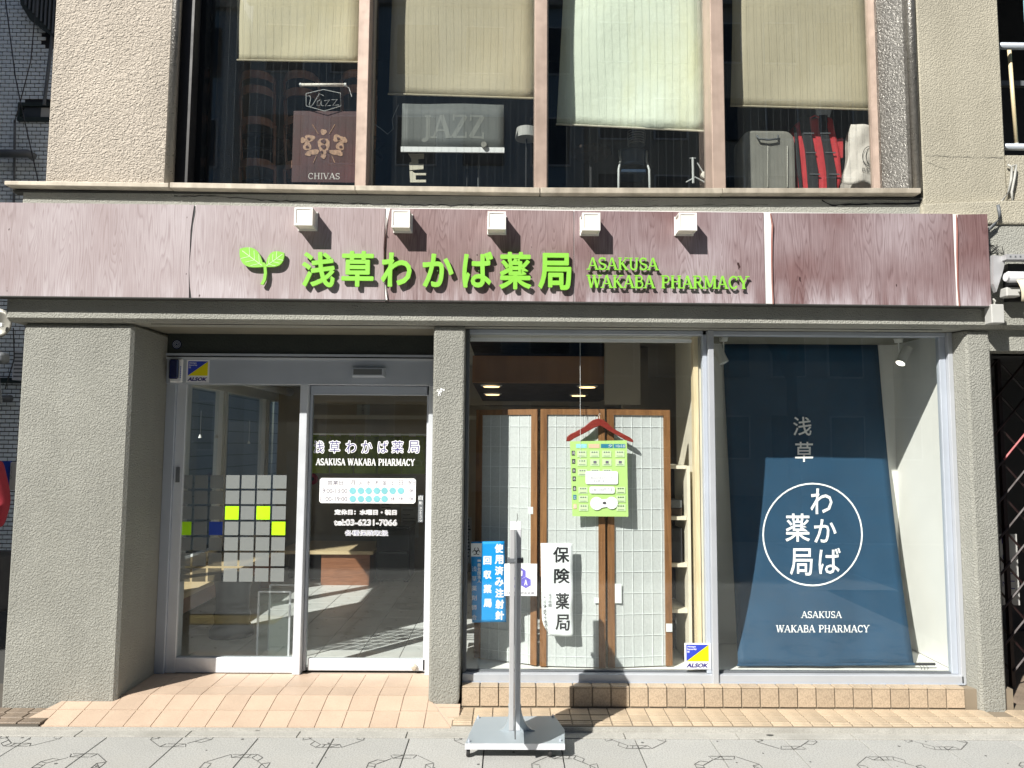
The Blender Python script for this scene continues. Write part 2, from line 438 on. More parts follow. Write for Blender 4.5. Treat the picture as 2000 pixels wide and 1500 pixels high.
def serif(mb, body, x0, x1, z0, z1, Y, th=.0, bold=1.0, fn=None, sep=.0003):
    w = sum(SER[c][0] for c in body); kx = (x1 - x0) / w; kz = z1 - z0; x = x0; k = 0
    mp = fn or (lambda u, v, d: Vector((u, Y - d, v)))

    def stroke(pts, wd, k):
        P = [Vector(p) for p in pts]; L = []; R = []
        for i, p in enumerate(P):
            t = (P[min(i + 1, len(P) - 1)] - P[max(i - 1, 0)])
            # scale-aware normal
            tt = Vector((t.x * kx, t.y * kz)).normalized(); nn = Vector((-tt.y, tt.x)) * wd * kz * .5 * bold
            q = Vector((x + p.x * kx, z0 + p.y * kz)); L.append(q + nn); R.append(q - nn)
        n = len(P); d = th + k * sep
        vs = [mp(a.x, a.y, d) for a in L] + [mp(a.x, a.y, d) for a in R]
        fs = [(i, i + 1, n + i + 1, n + i) for i in range(n - 1)]
        if th:
            vs += [mp(a.x, a.y, 0) for a in L] + [mp(a.x, a.y, 0) for a in R]
            fs += [(2 * n + i, 2 * n + i + 1, i + 1, i) for i in range(n - 1)] + [(n + i, n + i + 1, 3 * n + i + 1, 3 * n + i) for i in range(n - 1)]
            fs += [(0, n, 3 * n, 2 * n), (n - 1, 2 * n - 1, 4 * n - 1, 3 * n - 1)]
        mb.add(vs, fs)
    for c in body:
        wd, st, sf = SER[c]; k = 0
        for pts, t in st:
            stroke(pts, t, k); k += 1
        for s_ in sf:
            if len(s_) == 3: stroke([(s_[0], s_[1] - .14), (s_[0], s_[1] + .14)], .06, k)
            else:
                zz = .035 if s_[1] < .5 else .965
                stroke([(s_[0] - .15, zz), (s_[0] + .15, zz)], .07, k)
            k += 1
        x += wd * kx
    return mb


def px_rect(x0, x1, y0, y1, Y):
    """photo rectangle (top y0, bottom y1) to (X0,X1,Z0,Z1) on plane Y"""
    a = U((x0 + 0.), (y0 + y1) / 2, Y); b = U(x1, (y0 + y1) / 2, Y); t = U((x0 + x1) / 2, y0, Y); l = U((x0 + x1) / 2, y1, Y)
    return a.x, b.x, l.z, t.z

# ------------------------------------------------------------------ palette
stucco('stucco_low', (.355, .355, .318), 105, .0065, 1.0, 'pebble')
stucco('stucco_band', (.37, .37, .33), 100, .006, .8, 'pebble')
stucco('stucco_high', (.55, .49, .415), 46, .014, 1.0, 'leaf')
stucco('stucco_right', (.45, .42, .335), 110, .005, .8, 'pebble')
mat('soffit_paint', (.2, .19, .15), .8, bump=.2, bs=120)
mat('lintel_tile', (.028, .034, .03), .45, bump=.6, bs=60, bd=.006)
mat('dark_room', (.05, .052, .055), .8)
mat('black', (.012, .012, .013), .5)
mat('black_gloss', (.012, .014, .016), .2)
mat('aluminium', (.44, .48, .54), .36, .15, var=.05, vs=2)
mat('aluminium_mid', (.45, .47, .5), .38, .2, var=.05, vs=2)
mat('aluminium_light', (.66, .69, .73), .38, .25, var=.05, vs=2)
mat('bronze_frame', (.45, .345, .285), .42, .25, var=.12, vs=4, streak=.3)
mat('bronze_light', (.50, .45, .37), .45, .3, var=.15, vs=8, streak=.3)
mat('hammered_metal', (.25, .24, .22), .33, .65, var=.1, vs=9, bump=.9, bs=70, bd=.006)
mat('sill_metal', (.47, .42, .34), .5, .15, var=.2, vs=9, streak=.5)
mat('rubber', (.02, .02, .02), .7)
woodgrain('sheet_left', (.19, .135, .135), (.33, .255, .255), (.50, .455, .475), .6)
woodgrain('sheet_mid', (.085, .038, .036), (.215, .128, .122), (.52, .46, .48), .5)
woodgrain('sheet_right', (.085, .038, .038), (.21, .128, .128), (.50, .45, .48), .62)
mat('sheet_back', (.8, .8, .78), .5)
mat('sheet_lip', (.26, .11, .09), .5)
mat('letter_green', (.24, .58, .06), .45, var=.05)
mat('letter_side', (.05, .12, .02), .5)
mat('vein_white', (.75, .9, .6), .5)
mat('lamp_frame', (.78, .76, .73), .4)
mat('lamp_white', (.93, .87, .78), .35, var=.03)
mat('paving', (.435, .435, .415), .75, var=.07, vs=2, spots=.45, bump=.35, bs=150, bd=.0015, rnd=.05, dirt=(.36, .35, .32))
mat('border_concrete', (.43, .42, .385), .8, var=.1, vs=5, spots=.35, bump=.3, bs=200, dirt=(.27, .26, .23))
mat('joint_dark', (.05, .05, .047), .9)
mat('asphalt', (.055, .055, .055), .9, bump=.3, bs=200)
mat('ledge_tile', (.50, .40, .285), .5, var=.18, vs=9, spots=.3, bs=160, rnd=.09, bump=.3, bd=.001, dirt=(.34, .25, .16))
mat('riser_tile', (.45, .355, .255), .5, var=.16, vs=14, spots=.35, bs=150, rnd=.1, bump=.3, bd=.001, dirt=(.27, .185, .12))
mat('old_tile', (.235, .185, .14), .6, var=.2, vs=9, spots=.3, bs=130, rnd=.15, bump=.3, dirt=(.12, .1, .08))
mat('ramp_tile', (.53, .405, .305), .55, var=.06, vs=7, spots=.15, bs=180, rnd=.06, bump=.4, bd=.001, streak=.0)
mat('grout', (.22, .18, .13), .85, dirt=(.2, .18, .15))
mat('grout_dark', (.1, .09, .075), .9)
mat('grout_pink', (.48, .4, .33), .85)
mat('white_wall', (.74, .74, .70), .7, var=.03)
mat('beige_wall', (.42, .36, .28), .7, var=.06)
mat('ceiling_paint', (.55, .5, .42), .75, var=.04)
mat('brown_beam', (.42, .22, .10), .6, streak=.3)
mat('brown_dark', (.035, .02, .012), .6)
mat('floor_tile', (.68, .68, .66), .35, var=.08, vs=3, rnd=.04)
wood('screen_wood', (.15, .065, .022), (.28, .135, .05))
wood('bench_wood', (.20, .075, .035), (.33, .14, .07), (2, 20, 20))
wood('bench_top', (.62, .46, .26), (.74, .58, .36), (2, 20, 20))
wood('hanger_wood', (.18, .02, .015), (.27, .04, .028), (3, 3, 20), .3)
wood('pale_wood', (.62, .50, .30), (.78, .66, .44), (20, 20, 1.5))
wood('chair_wood', (.42, .2, .13), (.65, .36, .25))
mat('rice_paper', (.52, .55, .54), .8, var=.03, vs=6, spots=.12, bs=90)
mat('lattice_white', (.72, .76, .75), .7, var=.02)
mat('paper', (.80, .84, .84), .6, var=.02)
mat('paper_dim', (.46, .46, .44), .7, var=.08)
mat('ink', (.015, .015, .018), .5)
mat('ink_soft', (.16, .14, .20), .6)
mat('navy_ink', (.03, .02, .18), .5)
mat('violet', (.16, .14, .55), .5, var=.25, vs=60)
mat('cyan_poster', (.0, .30, .72), .45, var=.04)
mat('white', (.86, .87, .87), .45, var=.02)
mat('sticker_blue', (.03, .06, .5), .4)
mat('sticker_yellow', (.85, .76, .0), .4)
mat('sticker_white', (.82, .83, .86), .4)
mat('alarm_blue', (.01, .015, .07), .15)
mat('teal_dot', (.20, .50, .55), .5, var=.1, vs=20)
mat('calendar_green', (.46, .70, .22), .55, var=.05)
mat('calendar_pale', (.62, .80, .46), .4, var=.04)
mat('pastel_blue', (.35, .72, .80), .5)
mat('pastel_orange', (.85, .55, .38), .5)
mat('deep_teal', (.03, .22, .34), .5)
mat('noren_navy', (.006, .046, .098), .75, var=.12, vs=5, bump=.35, bs=500, bd=.0008)
mat('noren_green', (.20, .26, .015), .7, var=.1)
mat('faint_green', (.30, .36, .10), .7)
mat('lime_film', (.42, .85, .0), .5)
mat('spot_white', (.72, .72, .68), .45)
mat('spot_glow', (.9, .9, .85), .4, emit=(1, .95, .8, 3))
mat('down_glow', (.9, .8, .6), .4, emit=(1, .66, .3, 2.0))
mat('shelf_cream', (.72, .67, .54), .55)
mat('steel_plate', (.36, .41, .44), .4, .15, var=.05, vs=3)
mat('pole_grey', (.50, .50, .51), .4, .35, var=.05)
mat('pole_light', (.66, .67, .70), .4, .2)
mat('blind_beige', (.60, .54, .38), .8, var=.1, vs=2.5, bump=.3, bs=14, bd=.01, dirt=(.50, .43, .25))
mat('blind_tan', (.52, .46, .33), .8, var=.08, vs=2.5, bump=.3, bs=14, bd=.01, dirt=(.43, .37, .24))
mat('blind_pale', (.80, .86, .72), .8, var=.05, vs=2.5, bump=.4, bs=12, bd=.014, dirt=(.70, .70, .45))
mat('suitcase', (.36, .35, .31), .35, .3, bump=.2, bs=220)
mat('red_cloth', (.62, .05, .06), .7, var=.18, vs=12, bump=.4, bs=40, bd=.006)
mat('strap_black', (.025, .025, .028), .8)
mat('tote_cloth', (.72, .66, .60), .8, var=.06, bump=.5, bs=16, bd=.012)
mat('wine_poster', (.06, .006, .006), .5, var=.4, vs=4)
mat('gold_print', (.42, .25, .16), .5, var=.4, vs=60)
mat('grey_banner', (.13, .14, .135), .6, var=.1)
mat('grey_banner_text', (.21, .22, .205), .6)
mat('wire', (.02, .02, .02), .5)
mat('wire_pale', (.60, .62, .62), .4)
mat('cable_grey', (.42, .42, .39), .6)
mat('awning_cloth', (.62, .56, .42), .8)
mat('gate_maroon_shaded', (.016, .006, .006), .5)  # shade on the gate is put into this near-black maroon
mat('gate_red_sunlit', (.30, .035, .04), .45)  # brighter red for the one strip coloured as sunlit
mat('tile_blue', (.84, .90, .95), .35, var=.08, vs=4, rnd=.08)
mat('tile_joint', (.03, .032, .036), .9)
mat('siding_grey', (.32, .33, .33), .7, var=.08)
mat('green_dark', (.02, .032, .03), .4)
mat('pipe_grey', (.12, .13, .14), .5)
mat('jacket_red', (.30, .02, .035), .8, bump=.5, bs=20, bd=.01)
mat('scarf_white', (.66, .66, .66), .85, bump=.6, bs=40, bd=.008)
mat('trousers', (.02, .02, .022), .8)
mat('skin', (.52, .33, .25), .6)
mat('hair', (.02, .015, .012), .6)
mat('flag_blue', (.01, .05, .36), .6)
mat('drum_blue', (.02, .045, .09), .5)
mat('tactile_yellow', (.66, .48, .12), .7)
mat('far_blue', (.26, .36, .46), .7, var=.1, vs=.4)
mat('concrete_far', (.42, .40, .36), .85, var=.12, vs=.4)
mat('brick_far', (.14, .12, .11), .85, var=.15, vs=.5)
mat('far_glass', (.05, .06, .075), .15)
mat('bark', (.10, .08, .06), .9)
mat('line_grey', (.10, .10, .095), .85)
glass('shop_glass', (.982, .992, .988), .75, dust=.004)
glass('door_glass', (.94, .96, .955), .85, dust=.012)
glass('upper_glass', (.93, .945, .94), 1.7, dust=.008)
film('frost_film', (.27, .29, .285), .6)
film('clear_plastic', (.5, .6, .55), .07)

YP, YB, YS, YW, YD, YU, YR = 4.54, 4.49, 4.42, 4.66, 5.02, 4.72, 4.57
ZL = .04    # tiled ledge
ZP = .09    # entrance platform


def sides(parent, name, m, segs, **k):
    for s_ in segs: b = MB(); b.box(*s_); b.build(name, m, parent, **k)


# ------------------------------------------------------------------ ground
road = MB().box(-60, 60, -60, -3.0, -.16, -.12).build('road', 'asphalt'); tag(road, kind='structure')
pav = MB().box(-60, 60, -3.0, 60, -.12, -.012).build('pavement', 'joint_dark'); tag(pav, kind='structure')
kerb = MB()
for i in range(-16, 16): kerb.cbox(i * 1.2 + .004, (i + 1) * 1.2 - .004, -3.18, -3.0, -.13, .0, .012)
tag(kerb.build('kerb', 'border_concrete'), kind='structure')
# slabs
PS = .4105; X0 = G(800, 1441, 0).x; YF = 4.203
slab = MB().cbox(-PS / 2 + .003, PS / 2 - .003, -PS / 2 + .003, PS / 2 - .003, -.011, .0, .0015).build('slab', 'paving', pav)
first = True
for j in range(0, 8):
    for i in range(-9, 10):
        x = X0 + (i + .5) * PS; y = YF - (j + .5) * PS
        if abs(x) > 4.0 or (j == 2 and x < -2.0): continue
        if first: slab.location = (x, y, 0); first = False
        else: share(slab, pav, (x, y, random.uniform(-.0008, 0)))
b = MB()
for j in range(8, 18):
    for i in range(-12, 12):
        x = X0 + (i + .5) * PS; y = YF - (j + .5) * PS; b.box(x - .201, x + .201, y - .201, y + .201, -.011, 0)
tag(b.build('far_slabs', 'paving', pav), kind='stuff')
# tactile blocks
for i in range(5):
    b = MB(); xa = -2.05 - i * .3; b.cbox(xa - .296, xa, YF - 3 * PS + .06, YF - 2 * PS - .02, -.011, .003, .002)
    for q in range(4): b.cbox(xa - .28, xa - .02, YF - 3 * PS + .09 + q * .08, YF - 3 * PS + .12 + q * .08, .003, .007, .002)
    b.build('tactile_block', 'tactile_yellow', pav)
# border strip of concrete pieces
xs = [-6.2] + [G(x, 1425, 0).x for x in (-150, 165, 378, 590, 798, 1010, 1215, 1430, 1650, 1870, 2100)] + [6.2]
for a, c in zip(xs, xs[1:]): MB().cbox(a + .003, c - .003, YF + .004, 4.292, -.012, .002, .0015).build('border_slab', 'border_concrete', pav)
for cx_, cy_ in ((G(504, 1427, 0)[:2]), (G(1504, 1437, 0)[:2])):
    b = MB(); b.flat([(cx_ + .02 * math.cos(t) * (1 + .2 * math.sin(3 * t)), cy_ + .012 * math.sin(t)) for t in [k * .63 for k in range(10)]], .0021, .0035)
    b.build('gum_spot', 'joint_dark', pav)


for k in range(26):
    x = random.uniform(-3, 3); y = random.uniform(3.8, 4.19); r = random.uniform(.003, .009)
    MB().flat([(x + r * math.cos(t) * random.uniform(.8, 1.2), y + r * math.sin(t)) for t in [q * .785 for q in range(8)]], .0002, .0011).build('gum_spot', 'line_grey', pav)


# carved ring motifs in the slabs
def motif(cx_, cy_, seed, clipy):
    rnd = random.Random(seed); b = MB(); R, r = .178, .136; n = 8; w = .0021; L = []
    off = math.pi / 8
    P = lambda q, a: (q * math.cos(a), q * math.sin(a))
    for k in range(n):
        a0 = off + 2 * math.pi * k / n; a1 = a0 + 2 * math.pi / n
        o0, o1, i0, i1 = P(R, a0), P(R, a1), P(r, a0), P(r, a1)
        lp = lambda u, v, t: (u[0] + (v[0] - u[0]) * t, u[1] + (v[1] - u[1]) * t)
        kind = (k * 3 + seed) % 4
        if kind != 3: L += [(o0, lp(o0, o1, .93))]
        if kind != 1: L += [(lp(i0, i1, .08), i1)]
        L += [(o0, i0)]
        if kind in (0, 2): L += [(lp(o0, o1, .5), lp(i0, i1, .5)), (lp(o0, o1, .5), i1)]
        if kind == 2: L += [(lp(o0, o1, .25), lp(i0, i1, .25))]
        if kind == 3: L += [(lp(o0, o1, .6), lp(i0, i1, .45)), (lp(o0, o1, .6), o1)]
    for (a, c) in L:
        ya, yc = cy_ + a[1], cy_ + c[1]; xa, xc = cx_ + a[0], cx_ + c[0]
        if ya > clipy and yc > clipy: continue
        if max(ya, yc) > clipy:
            t = (clipy - ya) / (yc - ya); q = (xa + (xc - xa) * t, clipy)
            if ya > clipy: xa, ya = q
            else: xc, yc = q
        d = Vector((xc - xa, yc - ya)); l = d.length
        if l < .004: continue
        d /= l; nn = Vector((-d.y, d.x)) * w * rnd.uniform(.6, 1.1); A = Vector((xa, ya)); B_ = Vector((xc, yc))
        b.flat([A + nn, A - nn, B_ - nn, B_ + nn], .0004, .0012)
    b.build('carved_ring', 'line_grey', pav)


for i in range(-9, 10):
    x = X0 + i * PS
    if abs(x) > 4: continue
    if (i % 2): motif(x, YF + .032, i, YF - .002)
    for k in range(1, 3): motif(x, YF + .02 - PS * (1 if not i % 2 else 2) - 2 * PS * (k - 1), i * 7 + k, 99)

# ------------------------------------------------------------------ the pharmacy building
B = thing('pharmacy_building', (0, 4.6, 0), 'corner pharmacy building of grey-green stucco with entrance, shop window and upper window bay', 'building')
OB = ORG[B.name]
PL = -2.978


def bx(name, m, *a, bevel=0., c=0., parent=None):
    b = MB(); (b.cbox(*a, c) if c else b.box(*a)); return b.build(name, m, parent or B, bevel=bevel)


# lower pillars (bottom flare follows the photo)
bx('pillar', 'stucco_low', PL, -2.30, YP, 5.16, 0.0, 2.329, c=.018)
b = MB()
b.prism([(-.455, .08), (-.40, .05), (-.285, .04), (-.27, .1), (-.262, 2.329), (-.455, 2.329)], YP, 5.0); b.build('pillar', 'stucco_low', B, bevel=.014)
bx('pillar', 'stucco_low', 2.835, 2.995, YP, 5.2, 0.0, 2.329, c=.016)
# sheared left cheek of the right pillar
b = MB(); b.flat([(2.835, 4.56), (2.805, YW + .02), (2.835, YW + .02)], ZL, 2.32); b.build('pillar_cheek', 'stucco_low', B)
# beam band above the shopfront
bx('beam', 'stucco_band', -3.065, 4.6, YB, 4.70, 2.33, 3.02, c=.022)
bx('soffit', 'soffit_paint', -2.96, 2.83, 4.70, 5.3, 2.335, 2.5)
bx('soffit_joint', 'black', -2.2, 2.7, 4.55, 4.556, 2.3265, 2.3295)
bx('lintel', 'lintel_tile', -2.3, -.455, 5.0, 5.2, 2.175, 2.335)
bx('lintel_strip', 'aluminium', -2.3, -.455, 4.985, 5.0, 2.185, 2.2)
# wall strip above the sign, with broken plaster edge
b = MB(); b.box(-3.0, 2.56, 4.50, 4.72, 3.0205, 3.14); b.build('upper_band', 'stucco_band', B)
b = MB()
p = [(2.56, 2.98), (3.3, 2.98), (4.6, 2.98), (4.6, 3.16), (3.05, 3.13), (2.56, 3.105)]
b.prism(p, 4.475, 4.72); b.build('upper_band', 'stucco_right', B, bevel=.01)
# upper walls
bx('wall', 'stucco_high', -2.872, -2.10, 4.50, 5.1, 3.19, 6.2, c=.01)
bx('wall', 'stucco_high', -2.872, -2.6, 5.1, 9.4, 3.0, 6.2)
bx('wall', 'stucco_right', 2.605, 3.135, 4.53, 5.1, 3.10, 6.2, c=.01)
bx('wall', 'stucco_right', 3.135, 4.6, 4.53, 5.1, 3.15, 3.44)
bx('wall', 'stucco_band', 2.9, 4.6, 4.55, 4.8, 2.2, 2.329)
bx('wall', 'soffit_paint', -2.96, -2.87, 4.7, 9.4, 2.33, 3.2)


# cracks in the plaster strip: thin jagged gaps
def crack(pts, Y, w0, m='black'):
    P = [U(x, y, Y) for x, y in pts]; Q = []
    for a, c in zip(P, P[1:]):
        n = max(2, int((c - a).length / .03))
        for k in range(n):
            t = k / n; q = a.lerp(c, t); q.z += random.uniform(-.004, .004); Q.append(q)
    Q.append(P[-1]); b = MB(); n = len(Q)
    ws = [w0 * random.uniform(.3, 1.2) for _ in Q]
    vs = [(q.x, Y, q.z + w) for q, w in zip(Q, ws)] + [(q.x, Y, q.z - w) for q, w in zip(Q, ws)]
    vs += [(v[0], Y + .004, v[2]) for v in vs]
    b.add(vs, [(i, i + 1, n + i + 1, n + i) for i in range(n - 1)]); b.build('crack', m, B)


crack([(1605, 391), (1625, 401), (1640, 399), (1700, 398), (1760, 399), (1797, 396)], 4.497, .005)
crack([(340, 382), (420, 383), (520, 391), (640, 396), (760, 399), (880, 401), (1000, 399)], 4.497, .003)
crack([(1000, 399), (1100, 404), (1300, 402), (1500, 400)], 4.497, .0015, 'joint_dark')
crack([(1805, 303), (1860, 306), (1960, 308)], 4.527, .0012, 'joint_dark')
crack([(1812, 318), (1790 + 60, 330)], 4.527, .001, 'joint_dark')

# sill pieces
sp_ = [(8, 329, 353, 357, 361, 366), (331, 693, 356, 362, 366.5, 372), (694, 1054, 362, 366, 372, 377), (1056, 1412, 366, 367, 377, 377.5), (1413, 1799, 367, 367, 377, 377)]
for (a, c, t0, t1, b0, b1) in sp_:
    YY = 4.436; A, Bp, C_, D_ = U(a, t0, YY), U(c, t1, YY), U(c, b1, YY), U(a, b0, YY)
    b = MB(); b.prism([(D_.x, D_.z), (C_.x, C_.z), (C_.x, Bp.z), (D_.x, A.z)], YY, 4.60); b.build('sill', 'sill_metal', B, bevel=.003)
for x, y in ((U(10, 356, 4.47).x, 1),):
    MB().box(x + .03, 2.58, 4.4995, 4.56, 3.135, 3.15).build('sill_backing', 'joint_dark', B)

# ---- upper window bay
UZ = 3.205
uw = bx('upper_window', 'joint_dark', -2.10, 2.60, 4.56, 4.76, 3.16, UZ)
tops = 6.1
mull = [(700, 722, 694, 716), (1047, 1070, 1043, 1068), (1386, 1412, 1393, 1418)]
for (a0, a1, b0, b1) in mull:
    xa, xb = U((a0 + b0) / 2, 180, 4.56).x, U((a1 + b1) / 2, 180, 4.56).x
    bx('mullion', 'bronze_frame', xa, xb, 4.56, 4.76, UZ, tops, c=.004)
    bx('mullion_edge', 'bronze_light', xb + .0, xb + .012, 4.66, 4.74, UZ, tops)
# jambs with half-round mouldings
for x0, x1 in ((-2.14, -2.085),):
    b = MB(); b.lathe([(.03, 3.2), (.03, tops)], (-2.112, 4.515, 0), 14); b.build('jamb_moulding', 'hammered_metal', B, smooth=True)
bx('jamb', 'black', -2.10, -2.02, 4.56, 4.95, 3.2, tops)  # black colour stands for the shade in the left reveal
bx('jamb_post', 'black_gloss', -2.02, -1.985, 4.66, 4.75, 3.2, tops)
b = MB(); b.flat([(2.42, 4.73), (2.53, 4.56), (2.56, 4.56), (2.56, 4.76), (2.42, 4.76)], 3.2, tops); b.build('jamb', 'hammered_metal', B)
b = MB(); b.flat([(2.38, 4.70), (2.40, 4.66), (2.435, 4.70), (2.42, 4.73), (2.38, 4.74)], 3.2, tops); b.build('jamb_strip', 'bronze_frame', B)
b = MB(); b.lathe([(.028, 3.2), (.028, tops)], (2.565, 4.53, 0), 14); b.build('jamb_moulding', 'hammered_metal', B, smooth=True)
bx('bottom_rail', 'bronze_light', -1.98, 2.42, 4.70, 4.75, UZ, UZ + .035, c=.004)
pn = [(-1.985, U(697, 200, 4.7).x), (U(720, 200, 4.7).x, U(1045, 200, 4.7).x), (U(1069, 200, 4.7).x, U(1390, 200, 4.7).x), (U(1415, 200, 4.7).x, 2.40)]
for xa, xb in pn:
    p = bx('upper_pane', 'upper_glass', xa, xb, YU, YU + .004, UZ + .035, tops)
    b = MB(); x = xa + .03
    while x < xb - .02:
        b.box(x - .0002, x + .0002, YU + .0045, YU + .0055, UZ + .035, tops); x += .050 + random.uniform(-.001, .001)
    tag(b.build('embedded_wire', 'pipe_grey', p), kind='stuff')

# upper room
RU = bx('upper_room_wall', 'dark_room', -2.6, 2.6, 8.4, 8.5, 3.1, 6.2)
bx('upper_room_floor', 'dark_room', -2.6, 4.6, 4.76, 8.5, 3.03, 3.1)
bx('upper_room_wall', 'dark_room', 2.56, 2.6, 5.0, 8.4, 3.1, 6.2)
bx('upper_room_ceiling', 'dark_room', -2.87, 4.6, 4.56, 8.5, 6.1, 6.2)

# ---- entrance: frame, header, fixed pane and sliding door
D = YD
dz0, dz1 = ZP, 2.175
ent = bx('entrance_frame', 'aluminium', -2.30, -.50, D - .02, D + .10, 1.995, dz1, c=.003)   # header
EH = ent
bx('header_lip', 'aluminium_light', -2.30, -.50, D - .03, D - .02, 2.162, 2.175, parent=ent)
xl0, xl1 = -2.30, -2.17


def dj(x0, x1, y0, y1, z0, z1, m='aluminium', n='jamb', c=.003, parent=None): return bx(n, m, x0, x1, y0, y1, z0, z1, c=c, parent=parent or ent)


dj(-2.30, -2.235, D - .01, D + .1, ZP, 1.995)
dj(-2.235, -2.17, D + .01, D + .1, ZP, 1.995, 'aluminium_light')
dj(U(581, 1000, D).x, U(596, 1000, D).x, D - .02, D + .1, ZP, 1.995, 'aluminium_light', 'centre_post')
dj(-.528, -.456, D - .02, D + .1, ZP, 1.995, 'aluminium_light')
xm0, xm1 = U(581, 1000, D).x, U(596, 1000, D).x
fx = bx('fixed_pane', 'door_glass', -2.17, xm0, D + .03, D + .036, ZP + .1, 1.995)
bx('bottom_rail', 'aluminium_light', -2.17, xm0, D + .01, D + .06, ZP + .002, ZP + .1, c=.004, parent=fx)
# sliding leaf
sd = bx('sliding_door', 'door_glass', xm1 + .02, -.545, D + .045, D + .051, ZP + .09, 1.93)
bx('top_rail', 'aluminium', xm1 + .004, -.53, D + .035, D + .07, 1.93, 1.993, c=.003, parent=sd)
bx('bottom_rail', 'aluminium_light', xm1 + .035, -.53, D + .035, D + .07, ZP + .012, ZP + .09, c=.004, parent=sd)
bx('stile', 'aluminium_light', -.545, -.529, D + .035, D + .07, ZP + .012, 1.99, parent=sd)
bx('stile', 'aluminium', xm1 + .004, xm1 + .02, D + .035, D + .07, ZP + .012, 1.93, parent=sd)
# door writing
YG = D + .0435


def rect(p): return px_rect(*p, YG)


wx = [(612, 634), (642, 665), (674, 697), (705, 728), (737, 759), (764, 789), (796, 820)]
b1, b2 = MB(), MB()
for ch, (xa, xb) in zip('浅草わかば薬局', wx):
    r_ = rect((xa, xb, 860, 886)); bold_text(b1, ch, *r_, YG, .0052, n=8); put_text(b2, ch, r_[0] + .006, r_[1] - .006, r_[2] + .006, r_[3] - .006, YG - .0014, offset=-.004)
b1.build('door_lettering', 'white', sd); b2.build('door_lettering', 'navy_ink', sd)
b = MB(); r_ = rect((617, 810, 896, 909)); serif(b, 'ASAKUSA WAKABA PHARMACY', *r_, YG, bold=1.25); b.build('door_lettering', 'white', sd)
r_ = rect((624, 812, 934, 983)); bd_ = MB()
xa, xb, za, zb = r_; rr = .012
pl = [(xb - rr, zb), (xa + rr, zb), (xa, zb - rr), (xa, za + rr), (xa + rr, za), (xb - rr, za), (xb, za + rr), (xb, zb - rr)]
bd_.prism(pl, YG, YG + .001); hb = bd_.build('hours_panel', 'white', sd)
tx = MB()
put_text(tx, '営業日', *rect((640, 670, 938, 947)), YG - .001)
cxs = [689, 705, 720, 736, 751, 767, 783]
for ch, x in zip('月火水木金土日', cxs): put_text(tx, ch, *rect((x - 4, x + 4, 938, 947)), YG - .001)
put_text(tx, '祝日', *rect((797, 811, 938, 947)), YG - .001)
put_text(tx, '9:00-13:00', *rect((630, 678, 954, 963)), YG - .001); put_text(tx, '1 :00-19:00', *rect((626, 678, 970, 979)), YG - .001)
put_text(tx, '休', *rect((799, 808, 954, 963)), YG - .001)
for x in (767, 783, 803): put_text(tx, '休', *rect((x - 4, x + 5, 970, 979)), YG - .001)
for y in (950, 966):
    for k in range(36):
        q = rect((627 + k * 5.1, 629 + k * 5.1, y, y + .7)); tx.box(q[0], q[1], YG - .001, YG - .0006, q[2], q[3])
for x in (681, 697, 713, 728, 743, 759, 775, 794):
    for k in range(9):
        q = rect((x, x + .8, 936 + k * 5.2, 938 + k * 5.2)); tx.box(q[0], q[1], YG - .001, YG - .0006, q[2], q[3])
tx.build('hours_lettering', 'ink_soft', sd)
for k, x in enumerate(cxs):
    for y in ((958.5, 974.5) if k < 5 else (958.5,)):
        c_ = U(x, y, YG); MB().lathe([(.0225, -.0016), (.0225, -.0008)], (c_.x, YG, c_.z), 16, 'y').build('open_dot', 'teal_dot', sd)
for body, q, of in (('定休日：水曜日・祝日', (653, 775, 995, 1006), .05), ('tel:03-6231-7066', (652, 776, 1014, 1027), .045), ('各種保険取扱', (673, 759, 1035, 1047), .05)):
    b = MB(); r_ = rect(q); bold_text(b, body, *r_, YG, .0024, n=6); b.build('door_lettering', 'white', sd)
    b = MB(); put_text(b, body, r_[0] + .003, r_[1] - .003, r_[2] + .003, r_[3] - .003, YG - .0012, offset=-.012 if '各' in body else -.022, res=2); b.build('door_lettering', 'navy_ink' if '各' in body else 'ink_soft', sd)
r_ = rect((817, 827, 967, 1020)); bx('touch_plate', 'pipe_grey', r_[0], r_[1], YG - .012, YG, r_[2], r_[3], c=.002, parent=sd)
b = MB(); put_text(b, '自', *rect((818, 826, 968, 976)), YG - .014); put_text(b, '動', *rect((819, 825, 979, 985)), YG - .014)
for k in range(6): put_text(b, 'タッチスイッチ'[k], *rect((819.5, 824.5, 990 + k * 5, 994 + k * 5)), YG - .014)
b.build('touch_lettering', 'white', sd)
c_ = U(808, 1306, D); MB().lathe([(.012, -.02), (.02, -.01), (.02, 0)], (c_.x, D + .034, c_.z), 12, 'y').build('lock', 'bronze_light', sd)
# frosted squares on the fixed pane
YF_ = D + .0285
for j in range(7):
    for i in range(7):
        x = 349.5 + i * 30.6 - j * .8; y = 928 + j * 30.3; q = px_rect(x, x + 26.5, y, y + 26.2, YF_)
        lime = (j, i) in ((2, 3), (2, 5), (3, 0), (3, 6))
        m = 'lime_film' if lime else 'flag_blue' if (j, i) == (3, 2) else 'frost_film'
        MB().box(q[0], q[1], YF_ - .0006, YF_, q[2], q[3]).build('film_square', m, fx)
# switch on the jamb
bx('push_switch', 'pipe_grey', *[*px_rect(343, 350, 912, 942, D + .0)[:2], D - .0, D + .0099, *px_rect(343, 350, 912, 942, D)[2:]], parent=ent)

